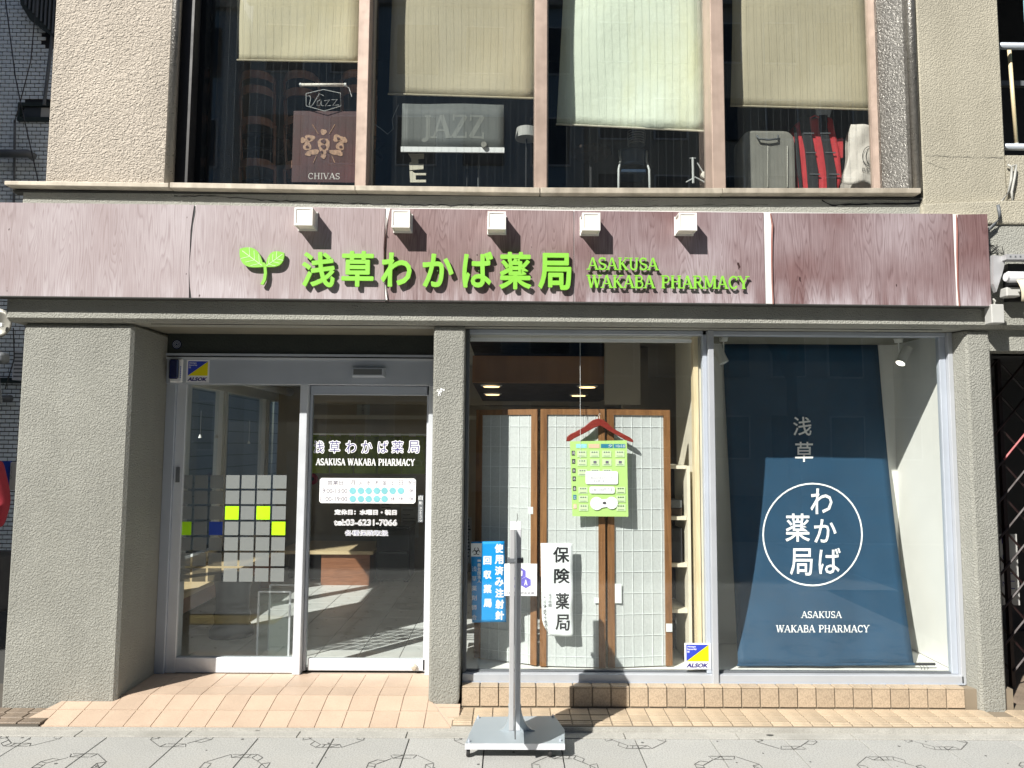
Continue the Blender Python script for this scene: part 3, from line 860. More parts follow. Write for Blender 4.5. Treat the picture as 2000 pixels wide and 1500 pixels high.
# ---- shop window frame
SW = bx('shop_window', 'aluminium_mid', -.262, 2.80, YW - .02, YW + .06, .163, .212, c=.004)
w2 = lambda *a, m='aluminium_mid', n='frame', c=.003: bx(n, m, *a, c=c, parent=SW)
w2(-.262, 2.80, YW - .03, YW + .06, .160, .166, m='aluminium', n='drip_edge', c=0)
w2(-.262, -.240, YW - .0, YW + .06, .2125, 2.328, m='pipe_grey')
w2(1.262, 1.298, YW - .035, YW + .06, .158, 2.328, n='mullion')
w2(1.235, 1.262, YW + .0, YW + .05, .2125, 2.328, m='aluminium')
w2(2.785, 2.815, YW - .02, YW + .06, .158, 2.328, n='jamb')
w2(-.24, 2.785, YW, YW + .06, 2.30, 2.328, m='aluminium', n='head')
w2(2.745, 2.785, YW + .01, YW + .05, .2125, 2.30, m='aluminium')
w2(-.24, 1.235, YW + .02, YW + .05, .213, .223, m='pipe_grey', n='bead')
w2(1.298, 2.745, YW + .02, YW + .05, .213, .223, m='pipe_grey', n='bead')
w2(-.24, 1.235, YW + .025, YW + .029, .223, 2.30, m='shop_glass', n='pane', c=0)
w2(1.298, 2.745, YW + .025, YW + .029, .223, 2.30, m='shop_glass', n='pane', c=0)

# ---- tiled ledge in front of the window
TP = .1118
led = MB().box(-.262, 3.05, YR + .004, YW + .02, -.01, .155).box(-.30, 6.2, 4.297, YR + .1, -.01, ZL - .006).build('ledge', 'grout', B)
led.name = 'ledge'
tile_r = MB().cbox(0, TP - .007, -.004, .004, 0, .108, .002)
first = None
n = 28
x = -.258
for i in range(n):
    xx = x + i * TP
    if xx + TP > 2.87: break
    w_ = min(TP - .007, 2.83 - xx)
    if first is None: first = MB().cbox(0, TP - .007, -.004, .004, 0, .105, .002).build('riser_tile', 'riser_tile', led, org=None); first.data.transform(Matrix.Translation(OB)); first.location = Vector((xx, YR, ZL + .006)) - OB
    else: share(first, led, Vector((xx, YR + random.uniform(-.001, .001), ZL + .006)) - OB)
nose = MB().cbox(0, TP - .007, YR - .0045, YW - .025, .152, .163, .003).build('nosing_tile', 'ledge_tile', led); nose.data.transform(Matrix.Translation((0, 0, 0)))
nose.location = (x, 0, 0)
for i in range(1, 27): share(nose, led, (x + i * TP, 0, random.uniform(-.0008, .0008)))
# ledge floor: two rows of tiles and a ribbed nosing
t1 = MB().cbox(0, TP - .006, 0, .103, ZL - .008, ZL, .0018).build('ledge_tile', 'ledge_tile', led); lo_ = t1.location.copy()
t2 = MB().cbox(0, TP - .006, 0, .077, ZL - .008, ZL, .0018).build('ledge_tile', 'ledge_tile', led)
tn = MB().cbox(0, TP - .006, 0, .026, ZL - .008, ZL, .003).cbox(0, TP - .006, .028, .046, ZL - .008, ZL + .001, .003).cbox(0, TP - .006, -.006, 0.0, .006, ZL - .004, .002).build('ledge_nosing', 'ledge_tile', led)
f3 = [True] * 3; x = -.292
for i in range(54):
    xx = x + i * (TP + .0008)
    if xx > 6.0: break
    for k, (src, yy) in enumerate(((t1, 4.456), (t2, 4.366), (tn, 4.305))):
        if k == 0 and 2.80 < xx + .05 < 3.0: continue
        if f3[k]: src.location = (xx, yy, 0); f3[k] = False
        else: share(src, led, (xx, yy, random.uniform(-.0007, .0007)))
MB().box(-.30, 6.2, 4.286, 4.298, -.004, ZL - .012).build('ledge_face', 'border_concrete', led)

# left ledge: older brown tiles
ledl = MB().box(-6.2, -2.60, 4.297, 5.0, -.01, ZL - .012).build('side_ledge', 'grout_dark', B)
tl = MB().cbox(0, .127, 0, .075, ZL - .014, ZL - .002, .003).build('old_tile', 'old_tile', ledl); first = True
for j, yy in enumerate((4.30, 4.38, 4.46)):
    for i in range(24):
        xx = -2.72 - i * .133 - (.02 * j)
        if xx < -5.9: continue
        if first: tl.location = (xx, yy, 0); first = False
        else: share(tl, ledl, (xx, yy, random.uniform(-.002, .001)))

# entrance platform and ramp tiles
plat = MB().box(-2.6, -.30, 4.6, 5.3, -.01, ZP - .006).build('platform', 'grout_pink', B)
b = MB()
b.add([(-2.76, 4.30, .012), (-.262, 4.30, .012), (-.455, 4.612, ZP - .006), (-2.50, 4.612, ZP - .006), (-2.76, 4.30, -.01), (-.262, 4.30, -.01), (-.455, 4.612, -.01), (-2.50, 4.612, -.01)],
      [(0, 1, 2, 3), (4, 7, 6, 5), (0, 4, 5, 1), (1, 5, 6, 2), (2, 6, 7, 3), (3, 7, 4, 0)])
ramp_o = b.build('ramp', 'grout_pink', B)
RX = [U(0, 0, 1).x * 0 + G(491, 1358, ZP).x + k * .1525 for k in range(-8, 9)]


def clip(poly, ax, ay, nx, ny):
    out = []
    for i in range(len(poly)):
        p, q = poly[i], poly[(i + 1) % len(poly)]; dp = (p[0] - ax) * nx + (p[1] - ay) * ny; dq = (q[0] - ax) * nx + (q[1] - ay) * ny
        if dp >= 0: out.append(p)
        if (dp >= 0) != (dq >= 0):
            t = dp / (dp - dq); out.append((p[0] + (q[0] - p[0]) * t, p[1] + (q[1] - p[1]) * t))
    return out


def tile_poly(poly, zf, name, m, parent, th=.006, gap=.0022):
    if len(poly) < 3: return
    c = Vector((sum(p[0] for p in poly) / len(poly), sum(p[1] for p in poly) / len(poly)))
    area = abs(sum(poly[i][0] * poly[(i + 1) % len(poly)][1] - poly[(i + 1) % len(poly)][0] * poly[i][1] for i in range(len(poly)))) / 2
    if area < .0006: return
    P = []
    for p in poly:
        v = Vector(p) - c; l = v.length; P.append(c + v * max(0, (l - gap * 1.4) / l))
    n_ = len(P); b = MB(); dz = random.uniform(-.0006, .0006)
    vs = [(p.x, p.y, zf(p.x, p.y) + dz) for p in P] + [(p.x, p.y, zf(p.x, p.y) - th) for p in P]
    b.add(vs, [tuple(range(n_)), tuple(range(2 * n_ - 1, n_ - 1, -1))] + [(i, (i + 1) % n_, (i + 1) % n_ + n_, i + n_) for i in range(n_)])
    return b.build(name, m, parent)


zr = lambda x, y: .018 + (ZP - .018) * max(0, min(1, (y - 4.30) / .312))
for a, c in zip(RX + [RX[-1] + .1525], RX[1:] + [RX[-1] + .1525, RX[-1] + .305]):
    for (y0, y1) in ((4.615, 4.765), (4.768, 5.03)):
        pl = clip([(a, y0), (c, y0), (c, y1), (a, y1)], -2.295, 0, 1, 0); pl = clip(pl, -.457, 0, -1, 0) if pl else []
        tile_poly(pl, lambda x, y: ZP, 'platform_tile', 'ramp_tile', plat)
    for (y0, y1) in ((4.303, 4.455), (4.458, 4.612)):
        pl = clip([(a, y0), (c, y0), (c, y1), (a, y1)], -2.75, 4.30, .312, -.17)
        if pl: pl = clip(pl, -.30, 4.30, -.312, -.165)
        if pl and pl[0][1]: pass
        # keep clear of the big pillar
        if pl: pl2 = [p for p in pl]; tile_poly(pl2, zr, 'ramp_tile', 'ramp_tile', ramp_o)
# triangular flare tiles beside the middle pillar
zs = lambda x, y: .018 + (ZP - .018) * max(0, min(1, (y - 4.30) / .312)) * .9
for pl in ([(-.298, 4.303), (-.262, 4.303), (-.262, 4.40), (-.345, 4.40)], [(-.348, 4.404), (-.262, 4.404), (-.262, 4.50), (-.398, 4.50)], [(-.4, 4.504), (-.262, 4.504), (-.262, 4.538), (-.416, 4.538)]):
    tile_poly(pl, zs, 'flare_tile', 'ramp_tile', ramp_o)
MB().box(-6.2, -.29, 4.290, 4.2985, -.006, .016).build('ramp_edging', 'border_concrete', ramp_o)

# ---- interior of the pharmacy
ZC = 2.45
fl = MB().box(-2.86, 2.95, 5.08, 9.5, -.05, ZP - .004).build('interior_floor', 'joint_dark', B)
ft = MB().cbox(0, .296, 0, .296, ZP - .006, ZP, .0015).build('floor_tile', 'floor_tile', fl); first = True
for i in range(16):
    for j in range(14):
        xx, yy = -2.85 + i * .3, 5.12 + j * .3
        if xx > 1.6: continue
        if first: ft.location = (xx, yy, 0); first = False
        else: share(ft, fl, (xx, yy, 0))
bx('interior_ceiling', 'ceiling_paint', -2.86, 2.95, 5.305, 9.5, ZC, ZC + .05)
bx('interior_back_wall', 'beige_wall', -2.86, 2.95, 9.3, 9.4, ZP, ZC)
bx('interior_side_wall', 'white_wall', -2.98, -2.86, 5.16, 9.4, 0, .50)
bx('interior_side_wall', 'white_wall', -2.98, -2.86, 5.16, 9.4, 2.12, 2.5)
bx('interior_side_wall', 'beige_wall', 2.9, 2.95, 5.3, 9.3, 0, ZC)
bx('interior_side_wall', 'white_wall', -2.96, -2.9, 5.16, 5.4, .5, 2.12)
for y0 in (6.2, 7.52, 8.86):
    w_ = bx('side_window', 'white', -2.95, -2.87, y0, y0 + .055, .5, 2.12)
    bx('frame', 'white', -2.95, -2.87, y0 + .085, y0 + .14, .5, 2.12, parent=w_)
bx('side_window_pane', 'door_glass', -2.915, -2.911, 5.4, 9.3, .5, 2.12)
bx('side_window_rail', 'white', -2.95, -2.87, 5.4, 9.3, .5, .56)
# lower ceiling beam and cove seen above the folding screen
bx('ceiling_beam', 'brown_beam', -.26, .98, 5.5, 5.56, 2.06, 2.26)
bx('lowered_ceiling', 'brown_dark', -.26, .98, 5.561, 8.96, 2.062, 2.10)
bx('ceiling_panel', 'brown_dark', -.3, 1.0, 5.4, 8.96, 2.41, 2.449)
bx('inner_partition', 'beige_wall', .985, 1.2, 6.3, 6.4, ZP, 2.44)
bx('inner_partition', 'ceiling_paint', .72, .98, 5.44, 5.499, 1.9, 2.44)
for (px, py) in ((960, 754), (962, 770), (964, 788), (1147, 754), (1130, 771), (1114, 788)):
    YY = .455 / (868 - py) * 1450
    q = U(px, py, YY); b = MB(); b.lathe([(.075, 2.052), (.085, 2.0615)], (q.x, YY, 0), 18); o = b.build('downlight', 'lamp_frame', B)
    MB().lathe([(.062, 2.047), (.062, 2.0515)], (q.x, YY, 0), 18).build('lamp', 'down_glow', o)
# partition between the two display bays, and the white bay
bx('bay_partition', 'shelf_cream', 1.222, 1.29, YW + .07, 5.36, .16, 2.42)
bx('bay_edge_post', 'pale_wood', 1.19, 1.221, YW + .06, YW + .12, .235, 2.3)
bx('bay_floor', 'white_wall', -.26, 2.84, YW + .061, 5.36, .15, .209)
bx('bay_back_wall', 'white_wall', 1.29, 2.84, 5.34, 5.4, .215, 2.42)
bx('bay_side_wall', 'white_wall', 2.80, 2.84, YW + .061, 5.34, .215, 2.42)
bx('bay_ceiling', 'white_wall', 1.29, 2.84, YW + .061, 5.34, 2.375, 2.419)
bx('curtain_box', 'white_wall', -.24, 1.2, YW + .07, 4.98, 2.30, 2.34)
bx('curtain_rail', 'white', -.24, 1.2, YW + .09, YW + .115, 2.265, 2.285)

# ---- right neighbour bay: balcony and gate recess
bx('recess_ceiling', 'dark_room', 2.995, 4.6, 4.70, 6.5, 2.2, 2.25)
bx('recess_wall', 'dark_room', 2.995, 3.0, 5.2, 6.5, 0, 2.2)
bx('recess_back_wall', 'dark_room', 2.995, 8.0, 6.5, 6.6, 0, 8.5)
bx('balcony_floor', 'dark_room', 3.0, 4.6, 5.1, 6.5, 3.2, 3.3)
bx('recess_floor', 'old_tile', 2.995, 4.6, 4.6, 6.5, -.01, ZL - .01)

# ------------------------------------------------------------------ fascia sign
SG = thing('shop_sign', (0, 4.46, 2.45), 'long faded reddish wood-grain fascia sign with green pharmacy lettering above the shopfront', 'shop sign')


def zt(px): return U(px, (394 if px < 0 else 394 + px * .0171 if px < 700 else 406 + (px - 700) * .0133 if px < 1300 else 414 + (px - 1300) * .0065), YS).z


def zb(px): return U(px, 578.7 + px * .0103, YS).z


def PX(px, py=500): return U(px, py, YS).x


def panel(p0, p1, m, bowl=(), bowr=()):
    """bow: list of (py, px) for a curled left / right edge"""
    L = [(PX(q[1], q[0]), U(q[1], q[0], YS).z) for q in bowl] or [(PX(p0), zt(p0)), (PX(p0), zb(p0))]
    R = [(PX(q[1], q[0]), U(q[1], q[0], YS).z) for q in bowr] or [(PX(p1), zt(p1)), (PX(p1), zb(p1))]
    b = MB(); b.prism(list(reversed(L)) + R if False else [*L, *reversed(R)], YS, YS + .004); return b.build('panel', m, SG)


panel(-120, 378, 'sheet_left', bowr=[(400, 379), (420, 376), (450, 372), (490, 370.5), (530, 368.5), (560, 369), (582, 369)])
panel(381, 752, 'sheet_left', bowl=[(400, 382), (415, 382), (440, 377), (480, 373.5), (510, 370.5), (530, 369.5), (560, 371), (582, 374)], bowr=[(407, 753), (440, 751), (480, 749), (520, 749), (560, 750), (589, 752)])
panel(755, 1120, 'sheet_mid', bowl=[(407, 762), (420, 759), (440, 755), (480, 751.5), (510, 751), (540, 751), (560, 754), (589, 758)])
panel(1121.5, 1493, 'sheet_right')
panel(1508, 1864, 'sheet_right', bowl=[(416, 1506), (440, 1508), (470, 1507), (510, 1507), (560, 1510), (595, 1511)])
panel(1871, 1932, 'sheet_right', bowl=[(419, 1871), (440, 1869), (480, 1869), (540, 1871), (598, 1875)])
b = MB(); b.prism([(PX(-120), zb(-120) + .004), (PX(1931), zb(1931) + .004), (PX(1921, 418), zt(1921) - .003), (PX(-120), zt(-120) - .003)], YS + .005, YB - .002)
b.build('backing_box', 'sheet_back', SG)
b = MB(); b.prism([(PX(-120), zb(-120) - .004), (PX(1932), zb(1932) - .004), (PX(1932), zb(1932) + .003), (PX(-120), zb(-120) + .003)], YS - .003, YB - .002); b.build('drip_rail', 'joint_dark', SG)
# shadow gap strips and curled lips where the sheet has split


def lip(pts, r, m):
    b = MB(); P = [U(x, y, YS - .004) for x, y in pts]; n = len(P)
    W_ = [r * k for k in (0.35, 1, .9, .7, .6, .7, .8, .5)][:n] + [r * .5] * max(0, n - 8)
    vs = [(p.x, YS - .001, p.z) for p in P] + [(p.x + w * .55, YS - .012 - w * .4, p.z) for p, w in zip(P, W_)] + [(p.x + w, YS - .002, p.z) for p, w in zip(P, W_)]
    b.add(vs, [(i, i + 1, n + i + 1, n + i) for i in range(n - 1)] + [(n + i, n + i + 1, 2 * n + i + 1, 2 * n + i) for i in range(n - 1)])
    return b.build('curled_edge', m, SG)


lip([(1504, 417), (1507, 440), (1506, 470), (1506, 510), (1507, 550), (1509, 594)], .010, 'sheet_lip')
lip([(1867, 420), (1868, 450), (1868, 500), (1870, 560), (1873, 598)], .006, 'sheet_lip')
lip([(755, 425), (752, 450), (750, 490), (750, 530), (752, 560), (757, 588)], .005, 'sheet_lip')
b = MB(); P = [(380, 402), (373, 440), (370, 490), (368, 530), (370, 582)]
b.prism([(PX(x + 3.5, y), U(x, y, YS).z) for x, y in P] + [(PX(x - 3.0, y), U(x, y, YS).z) for x, y in reversed(P)], YS + .0042, YS + .0049); b.build('split_gap', 'black', SG)
# green lettering, each a raised piece
for ch, q in zip('浅草わかば薬局', ((589, 654, 492, 561), (667, 730, 490, 560), (744, 804, 493, 560), (825, 886, 495, 561), (903, 963, 491, 562), (975, 1038, 492, 565), (1051, 1116, 494, 566))):
    b = MB(); r_ = px_rect(*q, YS - .03); bold_text(b, ch, *r_, YS - .016, .003, th=.014, n=4, offset=.012); o = b.build('letter', 'letter_green', SG)
for body, q in (('ASAKUSA', (1147, 1286, 503, 527)), ('WAKABA PHARMACY', (1147, 1463, 538, 563))):
    r_ = px_rect(*q, YS - .025); w_ = sum(SER[c][0] for c in body); x = r_[0]
    for c in body:
        xx = x + SER[c][0] * (r_[1] - r_[0]) / w_
        if c != ' ': b = MB(); serif(b, c, x, xx, r_[2], r_[3], YS - .014, th=.009, bold=1.12); b.build('letter', 'letter_green', SG)
        x = xx


def leaf(tip, base, bulge, name):
    A = Vector(tip); Bv = Vector(base); n = 12; d = Bv - A; nn = Vector((-d.y, d.x)).normalized(); P = []
    for s_ in (1, -1):
        rng = range(n + 1) if s_ == 1 else range(n - 1, 0, -1)
        for k in rng:
            t = k / n; P.append(A + d * t + nn * s_ * bulge * d.length * math.sin(math.pi * min(1, t ** .85)) * (1.0 if s_ == 1 else .9))
    b = MB(); b.prism([(U(p.x, p.y, YS - .03).x, U(p.x, p.y, YS - .03).z) for p in P], YS - .03, YS - .014); o = b.build(name, 'letter_green', SG)
    v = MB()

    def ln(a, c, w):
        a = U(a.x, a.y, YS - .031); c = U(c.x, c.y, YS - .031); dd = (c - a).normalized(); q = Vector((-dd.z, 0, dd.x)) * w
        v.add([a + q, c + q, c - q, a - q], [(0, 1, 2, 3)])
    ln(A + d * .1, A + d * .92, .0016)
    for t in (.3, .5, .7):
        for s_ in (1, -1): ln(A + d * (t + .12), A + d * (t - .08) + nn * s_ * bulge * d.length * .72, .0012)
    v.build('leaf_vein', 'vein_white', o)


leaf((468, 486), (515, 521), .33, 'sprout_leaf'); leaf((555, 494), (518, 521), .33, 'sprout_leaf')
b = MB(); P = [(514, 512), (517, 520), (518, 532), (516, 545), (511, 555)]
b.prism([(U(x - 2.6, y, YS - .03).x, U(x, y, YS - .03).z) for x, y in P] + [(U(x + 3.2, y + 1, YS - .03).x, U(x, y + 1, YS - .03).z) for x, y in reversed(P)], YS - .0295, YS - .014); b.build('sprout_stem', 'letter_green', SG)
bx_ = MB()
for (x, y) in ((620, 530), (700, 528), (775, 528), (855, 530), (935, 530), (1006, 530), (1083, 532), (500, 510), (540, 508)):
    q = U(x, y, YS); bx_.box(q.x - .004, q.x + .004, YS - .017, YS - .0001, q.z - .004, q.z + .004)
tag(bx_.build('letter_spacer', 'letter_side', SG), kind='stuff')

# sign lamps
lampL = ['leftmost white cube lamp on the fascia sign, above the first kanji', 'second white cube lamp from the left, beside the split in the sign sheet',
         'middle white cube lamp of the five along the fascia sign top', 'fourth white cube lamp, above the gap before the English lettering', 'rightmost white cube lamp, above the end of the English lettering']
lp = [(574, 611, 405, 440), (764.5, 800.5, 409.5, 444), (952, 988, 413, 447.5), (1136.5, 1173, 415, 450), (1326, 1361, 415, 450)]
base = None; YL = 4.312
for q, lab in zip(lp, lampL):
    r_ = px_rect(*q, YL); cx_, cz_ = (r_[0] + r_[1]) / 2, (r_[2] + r_[3]) / 2
    if base is None:
        h = .054; base = (cx_, cz_); L0 = thing('sign_lamp', (cx_, YS, cz_ - h), lab, 'lamp', 'cube lamps along the fascia sign')
        MB().box(cx_ - h + .007, cx_ + h - .007, YL + .004, YS - .012, cz_ - h + .007, cz_ + h - .007).build('lamp_shade', 'lamp_white', L0)
        b = MB(); e = .011
        for sx in (-1, 1):
            b.box(cx_ + sx * h - (e if sx > 0 else 0), cx_ + sx * h + (e if sx < 0 else 0), YL, YL + .008, cz_ - h, cz_ + h)
            for sz in (-1, 1): b.box(cx_ + sx * h - (e * .7 if sx > 0 else -0.0004), cx_ + sx * h + (e * .7 if sx < 0 else -.0004), YL + .0082, YS - .0122, cz_ + sz * h - (e * .7 if sz > 0 else -.0004), cz_ + sz * h + (e * .7 if sz < 0 else -.0004))
        for sz in (-1, 1): b.box(cx_ - h + e + .0002, cx_ + h - e - .0002, YL, YL + .008, cz_ + sz * h - (e if sz > 0 else 0), cz_ + sz * h + (e if sz < 0 else 0))
        b.build('lamp_frame', 'lamp_frame', L0)
        MB().box(cx_ - h - .004, cx_ + h + .004, YS - .012, YS - .0004, cz_ - h - .004, cz_ + h + .004).build('back_plate', 'lamp_frame', L0)
    else: copy_thing(L0, (cx_ - base[0], 0, cz_ - base[1]), lab)

# ------------------------------------------------------------------ small fittings at the entrance
r_ = px_rect(333, 357, 701, 747, D - .03); t = thing('alarm_box', (r_[0], D - .03, r_[2]), 'small alarm box with dark blue glossy cover at the left end of the door header', 'alarm box')
MB().cbox(r_[0], r_[1], D - .04, D - .0205, r_[2], r_[3], .006).build('housing', 'white', t)
b = MB(); b.cbox(r_[0] + .001, r_[1] - .018, D - .065, D - .0402, r_[2] + .022, r_[3] - .004, .009); b.build('cover', 'alarm_blue', t)
b = MB()
for k in range(6): b.box(r_[1] - .013, r_[1] - .007, D - .0415, D - .0402, r_[2] + .03 + k * .014, r_[2] + .038 + k * .014)
tag(b.build('side_print', 'sticker_blue', t), kind='stuff')


def security_sticker(q, Y, lab):
    r_ = px_rect(*q, Y); x0, x1, z0, z1 = r_; t = MB().box(x0, x1, Y, Y + .0012, z0, z1).build('security_sticker', 'sticker_white', org=(x0, Y, z0)); tag(t, lab, 'sticker')
    w, h = x1 - x0, z1 - z0; a, c_, lo, hi = x0 + w * .07, x1 - w * .07, z0 + h * .3, z1 - h * .06; e = .0006
    MB().prism([(a, lo), (c_, hi), (a, hi)], Y - e, Y - .0001).build('blue_field', 'sticker_blue', t)
    MB().prism([(a + .001, lo), (c_, lo), (c_, hi - .001)], Y - e, Y - .0001).build('yellow_field', 'sticker_yellow', t)
    b = MB(); put_text(b, 'ALSOK', x0 + w * .08, x1 - w * .08, z0 + h * .06, z0 + h * .23, Y - e, offset=.05, fn=lambda u, v, d_: Vector((u + (v - z0 - h * .15) * .3, Y - e, v)))
    b.build('lettering', 'navy_ink', t)
    b = MB()
    for k, s_ in enumerate(('Always', 'Security', 'OK')): put_text(b, s_, a + w * .03, a + w * (.36, .40, .13)[k], hi - h * (.12 + .095 * k), hi - h * (.045 + .095 * k), Y - e * 2, offset=.03)
    b.build('lettering', 'white', t); return t


security_sticker((364, 409, 703, 747), D - .0215, 'blue and yellow security sticker on the door header beside the alarm box')
# round camera sticker on the lintel
c_ = U(343, 672, 4.98); t = MB().lathe([(.032, -.002), (.032, 0)], (c_.x, 4.999, c_.z), 24, 'y').build('camera_sticker', 'alarm_blue', org=(c_.x, 4.999, c_.z - .03)); tag(t, 'small dark round sticker with pale rings on the lintel above the door', 'sticker')
b = MB()
for r in (.026, .018, .010):
    n = 24; b.add([(c_.x + rr * math.cos(2 * math.pi * k / n), 4.9965, c_.z + rr * math.sin(2 * math.pi * k / n)) for rr in (r, r - .003) for k in range(n)], [(k, (k + 1) % n, n + (k + 1) % n, n + k) for k in range(n)])
b.build('ring_print', 'aluminium', t)
# door sensor
r_ = px_rect(687, 752, 718, 736, D - .05); t = thing('door_sensor', (r_[0], D - .03, r_[2]), 'flat rectangular door sensor on the header above the sliding door', 'sensor')
b = MB(); x0, x1, z0, z1 = r_; e = .012
b.add([(x0, D - .0205, z0 - .004), (x1, D - .0205, z0 - .004), (x1, D - .0205, z1 + .004), (x0, D - .0205, z1 + .004), (x0 + e * .3, D - .055, z0 + .008), (x1 - e, D - .055, z0 + .008), (x1 - e, D - .055, z1 - .004), (x0 + e * .3, D - .055, z1 - .004)],
      [(4, 5, 6, 7), (0, 1, 5, 4), (1, 2, 6, 5), (2, 3, 7, 6), (3, 0, 4, 7)]); b.build('housing', 'aluminium', t)
MB().box(x0 + .012, x1 - .02, D - .0565, D - .0552, z0 + .014, z1 - .01).build('sensor_window', 'pipe_grey', t)
c_ = U(861, 765, YP); t = MB().flat([(0, 0)], 0, 0) if False else None
b = MB()
for k in range(9):
    a = random.uniform(0, 6.28); r = random.uniform(0, .022); b.cbox(c_.x + r * math.cos(a) - .006, c_.x + r * math.cos(a) + .006, YP - .002, YP + .001, c_.z + r * math.sin(a) * 1.1 - .006, c_.z + r * math.sin(a) * 1.1 + .006, .001)
b.build('plaster_chip', 'white', B)

# ------------------------------------------------------------------ display behind the shop window
# folding screen, three leaves
FS = thing('folding_screen', (.45, 4.80, .215), 'three-leaf folding screen of brown wood and pale gridded paper standing behind the shop window', 'folding screen')
zbm, ztp = .218, 1.83


def leafpanel(xa, ya, xb, yb, w=.042):
    a = Vector((xa, ya)); c = Vector((xb, yb)); d = (c - a); Ln = d.length; d /= Ln; n = Vector((-d.y, d.x))

    def slab(u0, u1, v0, v1, z0, z1, nm, m, par=None):
        P = [a + d * u0 + n * v0, a + d * u1 + n * v0, a + d * u1 + n * v1, a + d * u0 + n * v1]
        b = MB(); b.flat([(p.x, p.y) for p in P], z0, z1); return b.build(nm, m, par or FS)
    fr = slab(0, w, 0, .022, zbm, ztp, 'leaf_frame', 'screen_wood')
    slab(Ln - w, Ln, 0, .022, zbm, ztp, 'stile', 'screen_wood', fr); slab(w, Ln - w, .001, .021, ztp - .036, ztp, 'top_rail', 'screen_wood', fr)
    slab(w, Ln - w, .012, .014, zbm, ztp - .036, 'paper', 'rice_paper', fr)
    k = 1; gx = (Ln - 2 * w) / 5.2; u = w + gx * .9
    while u < Ln - w - .01: slab(u - .0012, u + .0012, .008, .0119, zbm, ztp - .036, 'lattice_bar', 'lattice_white', fr); u += gx
    z = zbm + .06
    while z < ztp - .06: slab(w, Ln - w, .0082, .0117, z - .0012, z + .0012, 'lattice_bar', 'lattice_white', fr); z += .131


leafpanel(-.205, 4.955, .195, 4.79); leafpanel(.215, 4.775, .625, 4.745); leafpanel(.643, 4.745, 1.055, 4.80)


def patch(x0, x1, y0, y1, Y): r_ = px_rect(x0, x1, y0, y1, Y); MB().box(r_[0], r_[1], Y, Y + .001, r_[2], r_[3]).build('paper_patch', 'lattice_white', FS)


patch(1197, 1214, 1140, 1178, 4.752); patch(1160, 1177, 1167, 1178, 4.748); patch(1301, 1313, 1218, 1234, 4.788); patch(1032, 1044, 990, 1004, 4.80)

# coat hanger with the medicine calendar
YH = 4.712
HG = thing('coat_hanger', (U(1170, 862, YH).x, YH, U(1170, 862, YH).z), 'dark red wooden coat hanger hung on a cord in front of the folding screen', 'coat hanger')
up = [(1106, 862), (1107, 853), (1113, 848), (1122, 844), (1140, 834), (1152, 824), (1158, 820), (1168, 817.5), (1178, 820), (1186, 826), (1198, 837), (1218, 848), (1230, 854), (1236, 859), (1237, 864)]
dn = [(1232, 863), (1222, 860), (1208, 852), (1190, 842), (1172, 831), (1160, 836), (1140, 847), (1122, 856), (1113, 862)]
b = MB(); b.prism([(U(x, y, YH).x, U(x, y, YH).z) for x, y in up + dn], YH - .008, YH + .008); b.build('hanger_body', 'hanger_wood', HG, bevel=.003)
hk = U(1171, 817, YH); b = MB(); b.tube([(hk.x, YH, hk.z - .005), (hk.x, YH, hk.z + .012), (hk.x - .006, YH, hk.z + .02), (hk.x, YH, hk.z + .03), (hk.x + .006, YH, hk.z + .026)], .0018, 6); b.build('hook', 'lamp_frame', HG)
tp = U(1169, 800, YH)
b = MB(); b.tube([(hk.x, YH, hk.z + .028), (tp.x, YH, tp.z + .01), (tp.x - .004, 4.755, 1.835), (tp.x - .01, 4.775, 1.80)], .0012, 5); b.build('cord', 'black', HG)
c1, c2 = U(1133, 663, 4.73), U(1133, 905, YH)
t = MB().tube([(c1.x, 4.73, 2.265), (c2.x, YH - .02, c2.z + .25), (c2.x, YH - .02, c2.z)], .0011, 5).build('blind_cord', 'white', org=(c1.x, 4.73, 2.265)); tag(t, 'thin white blind pull cord hanging in front of the folding screen', 'cord')
a, c_ = U(1139, 790, 4.74), U(1140, 848, YH)
t = MB().tube([(a.x, 4.74, a.z), (c_.x, YH - .012, c_.z), (c_.x, YH - .012, c_.z - .06)], .001, 5).build('black_thread', 'black', org=(a.x, 4.74, a.z)); tag(t, 'short black thread hanging beside the white blind cord', 'cord')
CY = YH - .012
cq = [(1113, 862), (1224, 860), (1227, 1009), (1118, 1008)]
def CQ(u, v, Y=CY):
    u_, v_ = (u - 1113) / 112, (v - 862) / 147
    x = (cq[0][0] * (1 - u_) + cq[1][0] * u_) * (1 - v_) + (cq[3][0] * (1 - u_) + cq[2][0] * u_) * v_
    return U(x, v, Y)
CA = thing('medicine_calendar', (CQ(1170, 1008).x, CY, CQ(1170, 1008).z), 'light green fabric medicine calendar with clear pockets hanging from the red coat hanger', 'calendar')
b = MB(); b.prism([(U(x, y, CY).x, U(x, y, CY).z) for x, y in cq], CY - .004, CY); b.build('backing_cloth', 'calendar_green', CA)


def crect(x0, x1, y0, y1, nm, m, d=.005, th=.001, rad=0, par=None):
    a, c = CQ(x0, y0, CY - d), CQ(x1, y1, CY - d); b = MB()
    if rad: b.cbox(a.x, c.x, CY - d - th, CY - d, c.z, a.z, min(rad, th * .45)); 
    else: b.box(a.x, c.x, CY - d - th, CY - d, c.z, a.z)
    return b.build(nm, m, par or CA)


